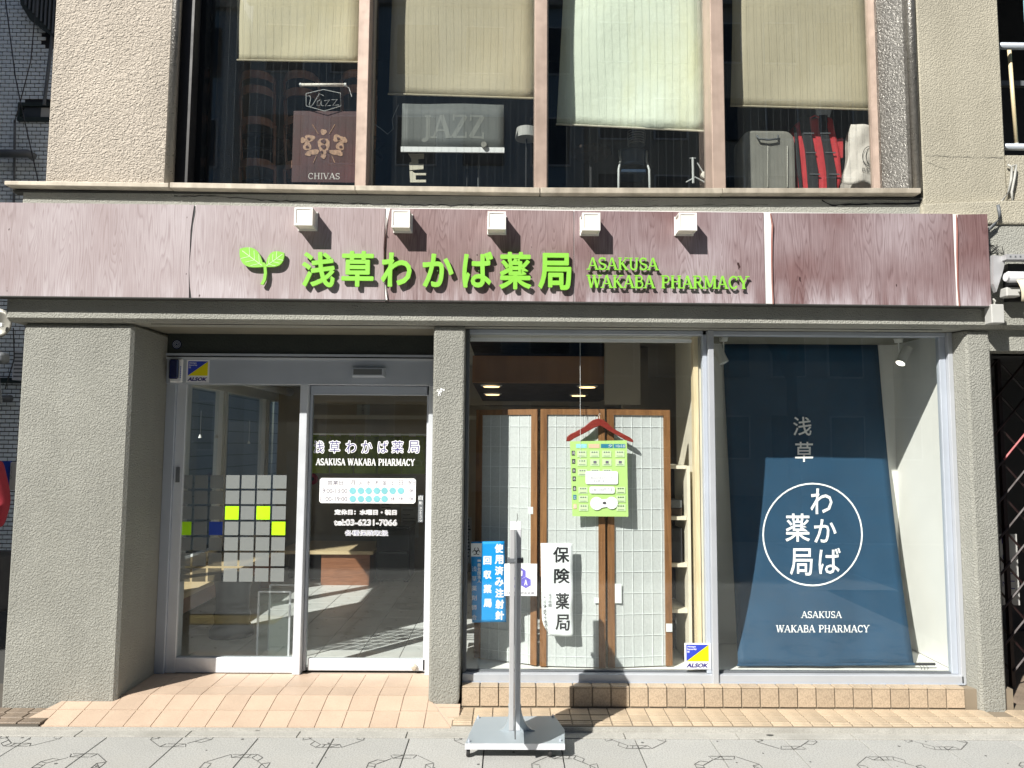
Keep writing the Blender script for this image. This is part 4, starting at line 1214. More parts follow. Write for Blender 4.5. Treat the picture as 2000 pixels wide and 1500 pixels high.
def cround(x0, x1, y0, y1, nm, m, r, d, th=.001):
    a, c = CQ(x0, y0, CY - d), CQ(x1, y1, CY - d); P = []
    for (qx, qz, s0) in ((c.x - r, a.z - r, 0), (a.x + r, a.z - r, 90), (a.x + r, c.z + r, 180), (c.x - r, c.z + r, 270)):
        P += [(qx + r * math.cos(math.radians(s0 + k * 30)), qz + r * math.sin(math.radians(s0 + k * 30))) for k in range(4)]
    b = MB(); b.prism(P, CY - d - th, CY - d); return b.build(nm, m, CA)


for (x0, x1, m) in ((1125, 1146, 'pastel_blue'), (1150, 1171, 'pastel_orange'), (1174, 1197, 'deep_teal'), (1199, 1222, 'deep_teal')): crect(x0, x1, 867, 875, 'header_tab', m)
b = MB(); a, c = CQ(1188, 868), CQ(1196, 874); put_text(b, '夕', a.x, c.x, c.z, a.z, CY - .0065); a, c = CQ(1206, 868), CQ(1222, 874); put_text(b, 'ねる前', a.x, c.x, c.z, a.z, CY - .0065)
a, c = CQ(1202, 869), CQ(1205, 873); put_text(b, '☽', a.x, c.x, c.z, a.z, CY - .0065); b.build('tab_lettering', 'white', CA)
for ch, y, m in (('月', 885, 'strap_black'), ('火', 901, 'strap_black'), ('水', 919, 'strap_black'), ('木', 935, 'strap_black'), ('金', 954, 'strap_black'), ('土', 971, 'deep_teal'), ('日', 989, 'pastel_orange')):
    o = crect(1116, 1122, y - 4.5, y + 4.5, 'day_tab', m); a, c = CQ(1116.8, y - 3), CQ(1121.2, y + 3)
    b = MB(); put_text(b, ch, a.x, c.x, c.z, a.z, CY - .0066); b.build('lettering', 'white', o)
pk = [(j, i) for j in range(7) for i in range(4)]
for j, y in enumerate((880, 897, 916, 934, 951, 968, 985)):
    for i, x in enumerate((1127, 1152, 1176, 1202)):
        if j == 3 or (j > 3 and i in (1, 2)) or (j == 2 and i == 3): continue
        o = crect(x, x + 18, y, y + 13, 'pocket', 'calendar_pale', d=.006)
        b = MB()
        if j in (1,) and i > 0: a, c = CQ(x + 6, y + 3), CQ(x + 12, y + 8); b.box(a.x, c.x, CY - .0085, CY - .0072, c.z, a.z)
        else:
            for k in range(3): a, c = CQ(x + 3 + k * 4.4, y + 2), CQ(x + 5.6 + k * 4.4, y + 4.2); b.box(a.x, c.x, CY - .0085, CY - .0072, c.z, a.z)
        a, c = CQ(x + 2, y + 10), CQ(x + 15, y + 10.8); b.box(a.x, c.x, CY - .0085, CY - .0072, c.z, a.z)
        tag(b.build('tablet_print', 'ink_soft' if i == 0 or j < 4 else 'strap_black', o), kind='stuff')
cround(1142, 1206, 920, 946, 'note_card', 'white', .012, .0095, .0015); cround(1149, 1199, 950, 964, 'note_card', 'white', .012, .0095, .0015)
b = MB()
for s_, q in (('飲み忘れ防止カレンダー', (1152, 1198, 930, 936)), ('を活用しましょう', (1157, 1192, 937, 942)), ('1枚', (1154, 1163, 954, 960)), ('100円です', (1168, 1195, 953, 960))):
    a, c = CQ(q[0], q[2]), CQ(q[1], q[3]); put_text(b, s_, a.x, c.x, c.z, a.z, CY - .0112)
b.build('card_lettering', 'ink_soft', CA)
P = []
c1_, c2_ = CQ(1162, 983, CY), CQ(1192, 982, CY); R_ = .041
P = [(c1_.x + R_ * math.cos(math.radians(k)), c1_.z + R_ * math.sin(math.radians(k))) for k in range(40, 321, 20)] + [(c2_.x + R_ * .94 * math.cos(math.radians(k)), c2_.z + R_ * .94 * math.sin(math.radians(k))) for k in range(-140, 141, 20)]
b = MB(); b.prism(P, CY - .011, CY - .0095); b.build('round_card', 'white', CA)
m_ = CQ(1178, 982, CY); b = MB(); b.prism([(m_.x - .012, m_.z - .006), (m_.x, m_.z - .006), (m_.x, m_.z - .011), (m_.x + .012, m_.z), (m_.x, m_.z + .011), (m_.x, m_.z + .006), (m_.x - .012, m_.z + .006)], CY - .0125, CY - .0112); b.build('arrow_print', 'strap_black', CA)
random.seed(3); b = MB()
for k in range(26):
    cc = c1_ if k % 2 else c2_; x = cc.x + random.uniform(-.026, .026); z = cc.z + random.uniform(-.022, .022); b.box(x - .004, x + .004, CY - .0122, CY - .0112, z, z + .001)
tag(b.build('speckle_print', 'ink_soft', CA), kind='stuff')

# posters taped inside the glass
YPo = YW + .031


def sheet(name, quad, Y, m, lab, cat, amp=.0, bottom=None):
    P = [U(x, y, Y) for x, y in quad]
    def fn(u, v):
        p = P[0].lerp(P[1], u).lerp(P[3].lerp(P[2], u), v)
        p.y = Y + amp * (math.sin(v * 9 + u * 2) + .6 * math.sin(v * 17 + u * 5)) * .5 + amp * .7; return p
    b = MB(); b.grid(fn, 6, 24); o = b.build(name, m, org=(P[3].x, Y, P[3].z), smooth=True, solid=.0006); tag(o, lab, cat); return o, fn


po, fn = sheet('blue_poster', [(920, 1058), (985, 1057), (989, 1215), (922, 1216)], YPo, 'cyan_poster', 'bright blue paper poster with white vertical lettering taped inside the window left corner', 'poster')
b = MB(); YQ = YPo - .0012


def col_text(b, s_, x0, x1, ys, Y, off=.03, h=None, dx=0.):
    for k, ch in enumerate(s_):
        y0, y1 = ys[k]; sh = dx * k; (bold_text(b, ch, *px_rect(x0 + sh, x1 + sh, y0, y1, Y), Y, off * .05, n=6) if off > .01 else put_text(b, ch, *px_rect(x0 + sh, x1 + sh, y0, y1, Y), Y))


pit = [(1062 + k * 21.8, 1080 + k * 21.8) for k in range(7)]
col_text(b, '使用済み注射針', 966, 983, pit, YQ, .05, dx=.25)
col_text(b, '回収薬局', 944, 960, [(1086 + k * 27.8, 1103 + k * 27.8) for k in range(4)], YQ, .05, dx=.15)
col_text(b, '一般社団法人', 932.5, 939, [(1093, 1097)] + [(1100 + k * 7.8, 1107 + k * 7.8) for k in range(5)], YQ, .02)
col_text(b, '浅草薬剤師会', 921.5, 931, [(1106 + k * 18.9, 1116 + k * 18.9) for k in range(6)], YQ, .0)
b.build('lettering', 'white', po)
r_ = px_rect(920, 941, 1061, 1087, YQ); MB().box(r_[0], r_[1], YQ - .0002, YQ + .0004, r_[2], r_[3]).build('emblem_field', 'white', po)
b = MB(); cc = U(930.5, 1077, YQ)
for k in range(3):
    a = math.radians(90 + 120 * k); x, z = cc.x + .012 * math.cos(a), cc.z + .012 * math.sin(a); n = 14
    b.add([(x + rr * math.cos(a + .5 + 5.3 * q / n), YQ - .0012, z + rr * math.sin(a + .5 + 5.3 * q / n)) for rr in (.0145, .0105) for q in range(n + 1)], [(q, q + 1, n + 2 + q, n + 1 + q) for q in range(n)])
b.build('emblem_print', 'ink', po)
r_ = px_rect(985, 1049, 1101, 1164, YPo); t = thing('member_plate', (r_[0], YPo, r_[2]), 'white square plate with violet hexagon emblem behind the stand pole', 'plate')
MB().cbox(r_[0], r_[1], YPo - .004, YPo, r_[2], r_[3], .0018).build('plate', 'white', t)
w = r_[1] - r_[0]; cx_, cz_ = (r_[0] + r_[1]) / 2, r_[2] + w * .50; YQ2 = YPo - .0048
for k, (dx_, dz_, ch) in enumerate(((0, .175, 'J'), (-.155, -.09, 'P'), (.155, -.09, 'A'))):
    x, z = cx_ + dx_ * w, cz_ + dz_ * w; R_ = .172 * w
    o = MB().prism([(x + R_ * math.cos(math.radians(90 + 60 * q)), z + R_ * math.sin(math.radians(90 + 60 * q))) for q in range(6)], YQ2 - .0003 * k, YQ2 + .0006).build('hexagon', 'violet', t)
    b = MB(); put_text(b, ch, x - .05 * w, x + .05 * w, z - .085 * w, z + .085 * w, YQ2 - .0014, offset=.04); b.build('lettering', 'white', o)
b = MB(); put_text(b, '日本薬剤師会会員', r_[0] + .09 * w, r_[1] - .09 * w, r_[2] + .06 * w, r_[2] + .13 * w, YQ2); put_text(b, 'JPA', r_[1] - .27 * w, r_[1] - .2 * w, r_[3] - .08 * w, r_[3] - .05 * w, YQ2)
b.box(r_[1] - .27 * w, r_[1] - .05 * w, YQ2, YQ2 + .0006, r_[3] - .12 * w, r_[3] - .112 * w); b.build('lettering', 'ink_soft', t)
# white insurance poster with a curled lower corner
qd = [(1056, 1061), (1118, 1061), (1120, 1243), (1064, 1243)]
def fnw(u, v):
    P = [U(x, y, YPo) for x, y in qd]; e = 0
    x = 1056 + 62 * u + (2 * v) * u; y = 1061 + 182 * v
    if v > .78: x += (1 - u) * 18 * ((v - .78) / .22) ** 2.2
    x += (1 - u) * 3 * v
    p = U(x, y, YPo); p.y = YPo + .003 + .004 * math.sin(v * 14 + u * 3) + .002 * math.sin(u * 9 + v * 5); return p
b = MB(); b.grid(fnw, 8, 30); wp = b.build('white_poster', 'paper', org=(U(1060, 1243, YPo).x, YPo, U(1060, 1243, YPo).z), smooth=True, solid=.0006)
tag(wp, 'long white paper poster with brushed black characters, curled lower corner, taped to the glass', 'poster')
def wy(x, z):
    a = U(1058, 1061, YPo); c_ = U(1120, 1243, YPo); u = (x - a.x) / (c_.x - a.x); v = (a.z - z) / (a.z - c_.z)
    return YPo + .003 + .004 * math.sin(v * 14 + u * 3) + .002 * math.sin(u * 9 + v * 5)
b = MB()
for ch, q in zip('保険薬局', ((1080, 1112, 1068, 1099), (1082, 1113, 1110, 1140), (1085, 1112, 1158, 1190), (1085, 1113, 1200, 1232))): bold_text(b, ch, *px_rect(*q, YPo), YPo - .0055, .002, n=6, fn=lambda u, v, d_: Vector((u, wy(u, v) - .0012, v)))
b.build('brush_lettering', 'ink', wp)
b = MB(); col_text(b, '受付時間', 1071, 1077, [(1159 + k * 6.8, 1165 + k * 6.8) for k in range(4)], YPo - .0055, -.005)
col_text(b, '午前9時', 1060, 1066, [(1163 + k * 9, 1170 + k * 9) for k in range(4)], YPo - .0055, -.005, dx=.4)
col_text(b, '〜午後7時', 1061, 1067, [(1196 + k * 7.5, 1202 + k * 7.5) for k in range(5)], YPo - .0055, -.005, dx=.6); b.build('small_lettering', 'ink', wp)
security_sticker((1337, 1388, 1256, 1307), YW - .004, 'blue and yellow security sticker at the bottom right corner of the left display pane')
# notices behind the far left of the window
r_ = px_rect(906, 921, 1010, 1100, 5.05); t = MB().box(r_[0] - .03, r_[1], 5.05, 5.052, r_[2], r_[3]).build('wall_notice', 'paper_dim', org=(r_[0], 5.05, r_[2])); tag(t, 'printed notice sheet half hidden left of the folding screen', 'notice')
b = MB()
for k in range(12): b.box(r_[0], r_[1] - random.uniform(.004, .02), 5.048, 5.0495, r_[3] - .02 - k * .022, r_[3] - .012 - k * .022)
tag(b.build('notice_print', 'strap_black', t), kind='stuff')
# shelf unit right of the screen
t = thing('shelf_unit', (1.12, 4.9, .215), 'narrow cream shelf unit with dark files between the folding screen and the bay partition', 'shelf')
for z in (.53, .82, 1.12, 1.45): MB().box(1.04, 1.168, 4.86, 5.2, z, z + .022).build('shelf_board', 'shelf_cream', t)
MB().box(1.17, 1.19, 4.84, 5.2, .215, 1.47).build('side_panel', 'shelf_cream', t); MB().box(1.0, 1.168, 5.2, 5.21, .215, 1.45).build('back_panel', 'brown_dark', t)
for k, (z, h_) in enumerate(((.842, .22), (1.142, .05), (1.142, .05))):
    o = MB().cbox(1.06 + (.0), 1.15, 4.9 + .0 * k, 5.1, z + (.052 if k == 2 else 0), z + h_ + (.052 if k == 2 else 0), .004).build('file_box', ['strap_black', 'brown_dark', 'pipe_grey'][k], org=(1.06, 4.9, z)); tag(o, ['tall black file box standing on the middle board of the cream shelf unit', 'flat brown file box lying on the upper board of the cream shelf unit', 'flat grey file box on top of the brown one in the cream shelf unit'][k], 'file box', 'boxes in the shelf unit')

# navy noren banner in the right bay
NT_ = [(1410, 672), (1714, 670)]; YT, YBm = 5.315, 4.785
YN = lambda v: YT + (YBm - YT) * max(0, v) ** 2.2
def fnn(u, v):
    Y = YN(v); s = v
    x0 = 1411 + 32 * s; x1 = 1714 + 73 * s + 6 * math.sin(s * 3.1) * -1; y = 672 + 628 * v
    a, c = U(x0, y, Y), U(x1, y, Y); p = a.lerp(c, u)
    p.y += .012 * math.sin(u * 7 + v * 2) * v + .006 * math.sin(u * 19 + 1) * v; return p
b = MB(); b.grid(fnn, 24, 40); nr = b.build('cloth_banner', 'noren_navy', org=(2.0, 4.8, .25), smooth=True, solid=.002)
tag(nr, 'navy blue cloth banner with white pharmacy characters hanging in the right window bay', 'banner')
def ban(px, py):
    v = (py - 672) / 628; Y = YN(v); p = U(px, py, Y); return p
def bfn(u, v, d_):   # u,v given in photo pixels, y down as negative
    t_ = (-v - 672) / 628; x0 = 1411 + 32 * t_; x1 = 1714 + 73 * t_; q_ = (u - x0) / (x1 - x0)
    yy = YN(t_) + .012 * math.sin(q_ * 7 + t_ * 2) * t_ + .006 * math.sin(q_ * 19 + 1) * t_
    return U(u, -v, yy - .0045 - d_)
b = MB()
for ch, q in (('浅', (1549, 1585, 814, 851)), ('草', (1553, 1588, 863, 902)), ('わ', (1583, 1626, 954, 1004)), ('か', (1590, 1634, 1014, 1060)), ('ば', (1599, 1642, 1070, 1121)), ('薬', (1534, 1582, 1003, 1058)), ('局', (1543, 1587, 1071, 1124))):
    put_text(b, ch, q[0], q[1], -q[3], -q[2], 0, fn=bfn, offset=.01, res=2)
n = 48; b.add([tuple(bfn(1587 + rr * 98 * math.cos(2 * math.pi * k / n) + 0, -(1044 + rr * 101 * math.sin(2 * math.pi * k / n)), 0)) for rr in (1, .97) for k in range(n)], [(k, (k + 1) % n, n + (k + 1) % n, n + k) for k in range(n)])
serif(b, 'ASAKUSA', 1565, 1644, -1207, -1194, 0, fn=bfn, bold=.95); serif(b, 'WAKABA PHARMACY', 1516, 1698, -1235, -1221, 0, fn=bfn, bold=.95)
b.build('banner_lettering', 'white', nr)
a, c = U(1440, 1299, YBm), U(1800, 1297, YBm); MB().tube([(a.x, YBm, a.z), (c.x + .0, YBm, c.z)], .008, 8).build('hem_rod', 'noren_navy', nr)
t = thing('track_end', (2.6, YBm, .25), 'x', 'x') if False else None
a, c = U(1786, 1297, YBm), U(1826, 1297, YBm); MB().tube([a, c], .009, 8).build('rod_end', 'strap_black', nr)
b = MB(); q = U(1795, 1299, YBm)
for k in range(3): b.tube([(q.x + .02 * k, YBm, q.z), (q.x + .02 * k + .012, YBm - .01, q.z - .012), (q.x + .02 * k + .006, YBm - .012, q.z - .026)], .0015, 5)
b.build('tie_string', 'strap_black', nr)


def spot(px, py, tilt, lab, glow):
    Y = 5.0; q = U(px, py, Y); t = thing('spotlight', (q.x, Y, 2.375), lab, 'spotlight', 'spotlights in the window bay')
    b = MB(); b.lathe([(.045, 2.36), (.045, 2.374)], (q.x, Y, 0), 18); b.lathe([(.034, 2.335), (.038, 2.359)], (q.x, Y, 0), 18); b.lathe([(.026, 2.31), (.03, 2.334)], (q.x, Y, 0), 18); b.build('ceiling_mount', 'spot_white', t)
    MB().tube([(q.x, Y, 2.312), (q.x, Y, 2.24)], .005, 8).build('stem', 'spot_white', t)
    d = Vector((tilt, -.25, -1)).normalized(); c = Vector((q.x + .028 * (1 if tilt < 0 else -1), Y - .01, 2.22))
    o = MB().tube([c - d * .065, c + d * .065], .032, 20).build('spot_head', 'spot_white', t)
    MB().tube([c + d * .0652, c + d * .067], .027, 20).build('spot_lens', 'spot_glow' if glow else 'spot_white', o)


spot(1755, 668, -.62, 'white cylinder spotlight at the right, under the bay ceiling above the white wall', True)
spot(1413, 668, .38, 'white cylinder spotlight at the left, beside the window mullion', False)

# ------------------------------------------------------------------ poster stand on the pavement, its board edge-on to us
ST = thing('sign_stand', (.04, 4.1, 0), 'grey steel sign stand on a wheeled plate base, its board turned edge-on', 'sign stand')
zb_ = .075
cr = [G(908, 1452, zb_), G(931, 1400, zb_), G(1083, 1398, zb_), G(1103, 1425, zb_), G(1103, 1452, zb_)]
b = MB(); b.flat([(p.x, p.y) for p in cr], zb_ - .006, zb_); b.build('base_plate', 'steel_plate', ST, bevel=.002)
b = MB(); yf = cr[0].y; b.box(cr[0].x, cr[-1].x, yf - .006, yf, zb_ - .028, zb_ + .001); b.build('base_edge', 'pole_light', ST)
PXc = G(1005, 1430, zb_).x; PYc = 4.12
pt = U(1007, 1030, PYc)
for s_ in (-1, 1): MB().cbox(PXc + s_ * .0175 - .0135, PXc + s_ * .0175 + .0135, PYc - .016, PYc + .016, zb_, pt.z - .01, .003).build('pole_half', 'pole_grey' if s_ < 0 else 'pole_light', ST)
MB().cbox(PXc - .030, PXc + .030, PYc - .018, PYc + .018, pt.z - .012, pt.z + .03, .002).build('pole_cap', 'white', ST)
b = MB(); b.tube([(PXc + .004, PYc, pt.z + .03), (PXc + .010, PYc, pt.z + .05), (PXc + .008, PYc, pt.z + .075)], .0016, 5); b.build('cable_tie', 'strap_black', ST)
q = U(1006, 1094, PYc); MB().cbox(PXc - .043, PXc + .043, PYc - .022, PYc + .02, q.z - .012, q.z + .012, .002).build('clamp', 'pipe_grey', ST)
b = MB(); b.lathe([(.004, -.025), (.004, -.0222)], (PXc, PYc, q.z), 10, 'y'); b.build('clamp_screw', 'white', ST)
# board in the plane that points at us
b = MB(); bp = [(PYc - .018, .14), (PYc - .018, pt.z - .01), (PYc - .06, pt.z - .03), (3.765, 1.06), (3.765, .30), (3.82, .14)]
b.add([(PXc - .003, y, z) for y, z in bp] + [(PXc + .003, y, z) for y, z in bp], [tuple(range(6)), tuple(range(11, 5, -1))] + [(i, (i + 1) % 6, (i + 1) % 6 + 6, i + 6) for i in range(6)])
b.build('edge_on_board', 'pipe_grey', ST)
# curved foot bracket
b = MB(); P = []
for k in range(9):
    a = math.pi / 2 * k / 8; P.append((PXc + .034 + .075 * (1 - math.sin(a)), zb_ + .003 + .13 * (1 - math.cos(a)) ** 1.0))
P2 = [(PXc - (x - PXc), z) for x, z in P]
b.prism([(PXc + .034, zb_)] + P + [(PXc + .034, zb_ + .135)] if False else [(P[0][0], zb_)] + P[0:] + [(PXc + .03, zb_ + .133), (PXc + .03, zb_)], PYc - .014, PYc + .012)
b.build('foot_bracket', 'steel_plate', ST)
b = MB(); b.prism([(P2[0][0] + .03, zb_)] + [(x + .03 * (1 - i / 8), z) for i, (x, z) in enumerate(P2)] + [(PXc - .03, zb_ + .133), (PXc - .03, zb_)], PYc - .014, PYc + .012)
b.build('foot_bracket', 'steel_plate', ST)
for (cx_, cy_) in ((cr[0].x + .02, yf + .03), (cr[-1].x - .07, yf + .03), (cr[1].x + .04, cr[1].y - .03), (cr[2].x - .04, cr[2].y - .03)):
    o = MB().box(cx_ - .012, cx_ + .012, cy_ - .012, cy_ + .012, zb_ - .036, zb_ - .0065).build('caster', 'steel_plate', ST)
    MB().lathe([(.021, -.009), (.0225, -.004), (.0225, .004), (.021, .009)], (cx_ - .004, cy_ - .004, .0235), 16, 'x').build('wheel', 'rubber', o)
b = MB()
for p in (cr[0] + Vector((.02, .02, 0)), cr[-1] + Vector((-.02, .03, 0)), cr[1] + Vector((.01, -.02, 0)), cr[2] + Vector((-.01, -.02, 0))): b.lathe([(.007, zb_), (.007, zb_ + .008), (.003, zb_ + .009), (.003, zb_ + .016)], (p.x, p.y, 0), 8)
b.build('base_bolts', 'aluminium', ST)

# ------------------------------------------------------------------ upper room
YB1 = 4.80


def blind(quad, m, lab, waves=.006):
    P = [U(x, y, YB1) for x, y in quad]; top = 6.0
    def fn(u, v):
        p = P[0].lerp(P[1], u).lerp(P[3].lerp(P[2], u), v)
        if v < .001: p = p
        p.y = YB1 + waves * math.sin(u * 5 + v * 7) + waves * .5 * math.sin(u * 13 + v * 3); return p
    t = thing('roller_blind', (P[3].x, YB1, P[3].z), lab, 'blind', 'blinds in the upper window')
    b = MB(); b.grid(fn, 10, 20); b.build('blind_cloth', m, t, smooth=True, solid=.001)
    b = MB(); b.tube([(P[3].x - .004, YB1 - .004, P[3].z), (P[2].x + .004, YB1 - .004, P[2].z)], .007, 8); b.build('bottom_bar', 'blind_tan' if m != 'blind_pale' else 'shelf_cream', t)
    return t


blind([(462, -160), (704, -160), (700, 122), (464, 118)], 'blind_beige', 'beige roller blind in the leftmost upper window pane')
blind([(772, -160), (1050, -160), (1045, 193), (759, 184)], 'blind_tan', 'tan roller blind in the second upper window pane, above the banner')
blind([(1108, -160), (1375, -160), (1378, 257), (1087, 243)], 'blind_pale', 'pale stained greenish-white roller blind, hanging lowest of the four', .01)
blind([(1434, -160), (1690, -160), (1711, 215), (1427, 207)], 'blind_tan', 'tan roller blind in the rightmost upper window pane')
# stacked bentwood chairs
Yc = 5.15


def chair_stack(px, n, lab, tops, Y, dk=0.):
    t = None
    for k, yy in enumerate(tops):
        q = U(px, yy, Y); w_ = .135; t = thing('bentwood_chair', (q.x, Y + .2, q.z - .45), lab[k], 'chair', 'bentwood chairs stacked behind the glass')
        f = lambda a, z: (q.x + w_ * math.sin(a), Y + .16 - .16 * math.cos(a), z)
        b = MB(); A = [-1.2 + 2.4 * i / 12 for i in range(13)]
        vs = [f(a, q.z - .0 + (0 if abs(a) < .9 else -.01)) for a in A] + [f(a, q.z - .055) for a in A]; vs += [(x, y + .012, z) for x, y, z in vs]
        m_ = 13; fs = []
        for i in range(12): fs += [(i, i + 1, m_ + i + 1, m_ + i), (2 * m_ + i, 3 * m_ + i, 3 * m_ + i + 1, 2 * m_ + i + 1), (i, 2 * m_ + i, 2 * m_ + i + 1, i + 1), (m_ + i, m_ + i + 1, 3 * m_ + i + 1, 3 * m_ + i)]
        b.add(vs, fs); b.build('back_rail', 'chair_wood', t)
        for s_ in (-1, 1):
            MB().tube([f(s_ * 1.2, q.z - .03), (q.x + s_ * .118, Y + .13, q.z - .25), (q.x + s_ * .10, Y + .20, q.z - .42)], .011, 8).build('back_post', 'chair_wood', t, smooth=True)
        MB().lathe([(.15, q.z - .45), (.16, q.z - .43), (.15, q.z - .42)], (q.x, Y + .24, 0), 16).build('seat', 'strap_black', t)
    return t


chair_stack(494, 3, ['dark bentwood chair, top of the stack at the left edge of the leftmost pane', 'dark bentwood chair, second from the top of the left stack', 'dark bentwood chair, third down in the left stack', 'dark bentwood chair, lowest in the left stack'], [136, 165, 226, 308], 5.1)
chair_stack(582, 3, ['dark bentwood chair, top of the middle stack behind the white tube lamp', 'dark bentwood chair, second of the middle stack behind the tube lamp', 'dark bentwood chair, third down in the middle stack beside the neon sign', 'dark bentwood chair low in the middle stack beside the dark red poster'], [136, 170, 225, 312], 5.12)
chair_stack(695, 2, ['dark bentwood chair, top of the stack cut off by the first mullion', 'dark bentwood chair, second of the stack behind the first mullion'], [135, 165], 5.1)
Yn = 4.785
a, c = U(589, 166, Yn), U(673, 166, Yn)
t = thing('tube_lamp', (a.x, Yn, a.z - .012), 'short white fluorescent tube lamp hanging above the neon outline sign', 'lamp')
MB().tube([a, c], .011, 12).build('tube', 'lamp_white', t, smooth=True)
for p, s_ in ((a, -1), (c, 1)): MB().tube([p, p + Vector((.012 * s_, 0, 0))], .013, 12).build('end_cap', 'white', t)
MB().tube([c, c + Vector((.03, 0, -.02)), c + Vector((.05, 0, -.08))], .002, 5).build('cord', 'white', t)
t = thing('neon_sign', (U(632, 217, Yn).x, Yn, U(632, 217, Yn).z), 'unlit white neon outline sign reading Jazz in a hexagon frame', 'neon sign')
hx = [(598, 183), (632, 175), (665, 182), (666, 207), (634, 217), (598, 207)]
MB().tube([U(x, y, Yn) for x, y in hx + hx[:1]], .0025, 6).build('hexagon_tube', 'wire_pale', t)
b = MB()
for s_ in ([(601, 188), (605, 187), (607, 192), (604, 205), (607, 209), (612, 203), (624, 183), (632, 187)], [(626, 195), (620, 198), (619, 206), (625, 206), (628, 196), (628, 206), (632, 207)], [(633, 197), (644, 195), (635, 207), (646, 206)], [(648, 195), (659, 194), (650, 206), (662, 205)]):
    b.tube([U(x, y, Yn - .002) for x, y in s_], .0022, 6)
b.build('script_tube', 'wire_pale', t)
# wine-red poster
q = px_rect(571, 696, 217, 356, Yn + .02); t = MB().box(q[0], q[1], Yn + .02, Yn + .026, q[2], q[3]).build('whisky_poster', 'wine_poster', org=(q[0], Yn + .02, q[2])); tag(t, 'dark wine-red poster with a golden crest leaning inside the first upper pane', 'poster')
b = MB(); serif(b, 'CHIVAS', *px_rect(601, 664, 338, 350, Yn + .018), Yn + .018, bold=.8); b.build('lettering', 'lamp_frame', t)
b = MB(); YY = Yn + .019


def blob(cx_, cy_, rx, ry, seed=0, n=14, k=.15):
    r0 = random.Random(seed); P = []
    for i in range(n):
        a = 2 * math.pi * i / n; f_ = 1 + k * math.sin(3 * a + seed) + r0.uniform(-.08, .08); q = U(cx_ + rx * math.cos(a) * f_, cy_ - ry * math.sin(a) * f_, YY); P.append((q.x, q.z))
    return P


for i, (cx_, cy_, rx, ry) in enumerate(((632, 285, 11, 17), (605, 270, 10, 7), (660, 270, 10, 7), (600, 285, 8, 9), (665, 285, 8, 9), (612, 297, 12, 5), (654, 297, 12, 5), (632, 258, 6, 6), (592, 274, 5, 6), (673, 274, 5, 6), (602, 301, 6, 4), (664, 301, 6, 4), (632, 306, 5, 4))):
    b.prism(blob(cx_, cy_, rx, ry, i), YY - .0002 * i, YY + .0009)
for (p0, p1) in (((610, 243), (622, 262)), ((654, 243), (643, 262)), ((612, 318), (618, 304)), ((654, 318), (648, 304))): b.tube([U(*p0, YY), U(*p1, YY)], .003, 5)
b.build('crest_print', 'gold_print', t)
b = MB()
for i, (cx_, cy_, r) in enumerate(((632, 276, 5), (632, 287, 5), (603, 271, 3), (661, 271, 3), (600, 287, 3), (666, 287, 3), (628, 297, 3), (640, 296, 3))): b.prism(blob(cx_, cy_, r, r * .8, i + 30), YY - .0042, YY - .0036)
b.build('crest_detail', 'wine_poster', t)
# grey banner
q = px_rect(784, 984, 203, 291, Yn); t = thing('grey_banner', (q[0], Yn, q[2]), 'translucent grey banner sign reading JAZZ with a white bottom bar', 'banner')
b = MB(); b.grid(lambda u, v: (q[0] + (q[1] - q[0]) * u, Yn + .006 * math.sin(u * 8), q[3] + (q[2] - q[3]) * v), 14, 4); b.build('sheet', 'grey_banner', t, smooth=True, solid=.001)
b = MB(); serif(b, 'JAZZ', *px_rect(818, 948, 225, 270, Yn), 0, bold=1.25, fn=lambda u, v, d_: Vector((u, Yn - .0012 - d_ + .006 * math.sin((u - q[0]) / (q[1] - q[0]) * 8), v))); b.build('lettering', 'grey_banner_text', t)
q = px_rect(783, 985, 288, 298, Yn); MB().box(q[0], q[1], Yn - .008, Yn + .006, q[2], q[3]).build('bottom_bar', 'white', t)
c_ = U(945, 283, Yn - .02); o = MB().lathe([(.014, -.012), (.018, -.012), (.018, .008), (.014, .008)], (c_.x, Yn - .02, c_.z), 18, 'y').build('tape_roll', 'suitcase', org=(c_.x, Yn - .02, c_.z - .018)); tag(o, 'small grey roll of tape standing on the white bar of the banner', 'tape')
# board pieces and poles beneath the banner
t = MB().prism([(U(x, y, 4.84).x, U(x, y, 4.84).z) for x, y in ((797, 300), (828, 300), (828, 309), (816, 310), (817, 320), (827, 320), (827, 330), (800, 332), (799, 318), (804, 316), (803, 309))], 4.84, 4.85).build('cut_letter', 'shelf_cream', org=(U(800, 332, 4.84).x, 4.84, U(800, 332, 4.84).z)); tag(t, 'pale cut-out letter piece under the left end of the grey banner', 'cut letter')
t = MB().prism([(U(x, y, 4.84).x, U(x, y, 4.84).z) for x, y in ((800, 334), (805, 334), (810, 338), (832, 338), (832, 342), (812, 342), (812, 351), (832, 351), (832, 356), (801, 356))], 4.84, 4.85).build('cut_letter', 'shelf_cream', org=(U(800, 356, 4.84).x, 4.84, U(800, 356, 4.84).z)); tag(t, 'pale cut-out letter piece standing lowest, on the window sill', 'cut letter')
for x, lab in ((912, 'thin black stand pole left of its twin under the grey banner'), (934, 'thin pale stand pole right of its twin under the grey banner')):
    a, c = U(x, 300, 4.9), U(x, 375, 4.9); o = thing('music_stand', (c.x, 4.9, c.z), lab, 'stand'); MB().tube([a, c], .005, 6).build('pole', 'strap_black' if x < 920 else 'pipe_grey', o); MB().tube([U(x, 322, 4.9), U(x, 330, 4.9)], .009, 8).build('pole_knob', 'pipe_grey', o)
q = U(1028, 262, 4.95); t = thing('table_lamp', (q.x, 4.95, 3.25), 'small lamp with a pale drum shade beside the second mullion', 'lamp')
